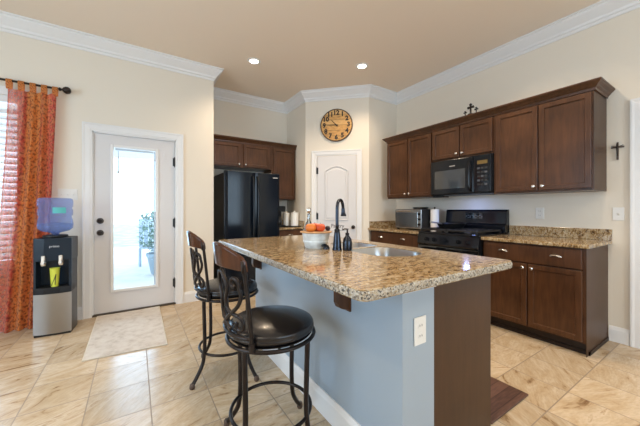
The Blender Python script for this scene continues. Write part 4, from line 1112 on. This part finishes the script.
bm = NB(); lathe(bm, [(0, .915), (.085, .915), (.095, .922), (.092, .938), (.075, .942), (0, .942)], (-.006, .112, 0), 32); obj('bottle_collar', bm, M_blackm, t, smooth='auto')
# cup
cr = Matrix.Rotation(CA, 4, 'Z') @ Vector((.008, .038, 0))
t = T('paper_cup', 'yellow-green paper cup with a dark mark on the cooler drip tray', 'cup', (-.652 + cr.x, 3.618 + cr.y, .4555), CA)
bm = NB(); lathe(bm, [(0, 0), (.027, 0), (.037, .168), (.039, .170), (.039, .175), (.035, .172), (.026, .004), (0, .004)], n=32); obj('cup_wall', bm, simple('yellow_green_paper', (.62, .66, .07), .5), t, smooth='auto')
bm = NB()
for pl in ([(-.020, .01), (-.006, .045), (.004, .07), (.018, .12), (.012, .07), (.010, .02)],):
    P_ = pl
    for a, b in zip(P_, P_[1:]):
        def on(s, h):
            r = .0275 + .010 * h / .168; an = -PI / 2 + s / r; return Vector(((r) * math.cos(an), (r) * math.sin(an), h))
        tube(bm, [on(*a), on((a[0] + b[0]) / 2, (a[1] + b[1]) / 2), on(*b)], .003, 6)
obj('printed_mark', bm, M_slot, t)
# bottle
br = Matrix.Rotation(CA, 4, 'Z') @ Vector((-.006, .112, 0))
t = T('water_bottle', 'large blue five-gallon water bottle upside down on the cooler', 'water bottle', (-.652 + br.x, 3.618 + br.y, .943), CA)
prof = [(0, 0), (.028, 0), (.028, .012), (.05, .022), (.105, .036), (.129, .060), (.133, .10), (.128, .140), (.119, .168), (.119, .178), (.128, .188), (.130, .205), (.130, .240), (.122, .250), (.122, .262), (.130, .272), (.132, .320), (.127, .342), (.112, .352), (.06, .354), (0, .348)]
bm = NB(); lathe(bm, prof, n=40); obj('shell', bm, M_bottle, t, smooth=True)
bm = NB(); lathe(bm, [(0, .004)] + [(r - .006, z + .002) for r, z in prof[1:7]] + [(0, .12)], n=32); obj('water', bm, M_water, t, smooth=True)
bm = NB(); n = 10
va = [[bm.verts.new((.1325 * math.cos(a), .1325 * math.sin(a), z)) for a in [-PI / 2 + .1 + .75 * k / n for k in range(n + 1)]] for z in (.206, .262)]
for k in range(n): bm.faces.new((va[0][k], va[0][k + 1], va[1][k + 1], va[1][k]))
lb = obj('label_sticker', bm, simple('teal_label', (.10, .48, .50), .5), t); s_ = lb.modifiers.new('s', 'SOLIDIFY'); s_.thickness = .001

# ---------------------------------------------------------------- curtain and rod
YR = 3.93
t = T('curtain_rod', 'dark curtain rod with ball finial above the shuttered window', 'curtain rod', (0, YR, 2.425), 0)
bm = NB(); tube(bm, [(-2.5, 0, 0), (-.665, 0, 0)], .011, 12); obj('pole', bm, M_dark, t, smooth='auto')
bm = NB(); lathe(bm, [(.011, -.705), (.018, -.70), (.018, -.69), (.010, -.685), (.012, -.675), (.027, -.665), (.036, -.648), (.036, -.63), (.028, -.615), (.014, -.607), (0, -.605)], axis='x'); obj('finial', bm, M_dark, t, smooth='auto', loc=(.045, 0, 0))
for x in (-.70, -2.3):
    bm = NB(); tube(bm, [(x, 0, 0), (x, .04, -.01), (x, .068, -.03)], .007, 8); box(bm, x - .015, x + .015, .062, .069, -.06, .02); obj('bracket', bm, M_dark, t)
def curtain(lab, x0, x1, ph, nf, x0b, x1b):
    t = T('curtain', lab, 'curtain', (0, YR, -.02), 0)
    bm = NB(); nx, nz = 150, 40; uv = bm.loops.layers.uv.new('u'); ztop, zbot = 2.385, .032
    g = []
    for j in range(nz + 1):
        v = j / nz; z = ztop + (zbot - ztop) * v; row = []
        for i in range(nx + 1):
            u = i / nx; xa = x0 + (x1 - x0) * u; xb = x0b + (x1b - x0b) * u
            x = xa + (xb - xa) * v ** 1.2
            amp = .010 + .020 * min(1, v * 3)
            y = amp * math.sin(u * nf * 2 * PI + ph + .9 * math.sin(2.2 * v + u * 4)) + .010 * math.sin(u * 5 + v * 3)
            z_ = z - (.018 * abs(math.sin(u * 4.5 * PI)) * (1 - min(1, v * 12)))
            row.append((bm.verts.new((x, y, z_)), u, v))
        g.append(row)
    for j in range(nz):
        for i in range(nx):
            q = (g[j][i], g[j][i + 1], g[j + 1][i + 1], g[j + 1][i]); f = bm.faces.new([k[0] for k in q])
            for lp, k in zip(f.loops, q): lp[uv].uv = (k[1], k[2])
    obj('cloth', bm, M_curt, t, smooth=True, recalc=False)
    for k in range(5):
        u = .03 + k * .235; x = x0 + (x1 - x0) * u; w_ = .022
        bm = NB(); uv = bm.loops.layers.uv.new('u')
        P_ = [(-.004, 2.365), (-.014, 2.40), (-.016, 2.445), (-.008, 2.459), (0, 2.4615), (.008, 2.459), (.016, 2.445), (.014, 2.40), (.004, 2.365)]
        A = [bm.verts.new((x - w_, y, z)) for y, z in P_]; C_ = [bm.verts.new((x + w_, y, z)) for y, z in P_]
        for i in range(len(P_) - 1):
            f = bm.faces.new((A[i], C_[i], C_[i + 1], A[i + 1]))
            for lp in f.loops: lp[uv].uv = (.42 + .2 * (lp.vert.co.x > x), lp.vert.co.z)
        obj('tab', bm, M_curt, t, smooth=True, recalc=False)
curtain('sheer orange-red patterned curtain hanging beside the water cooler', -1.025, -.675, .6, 5, -1.16, -.775)
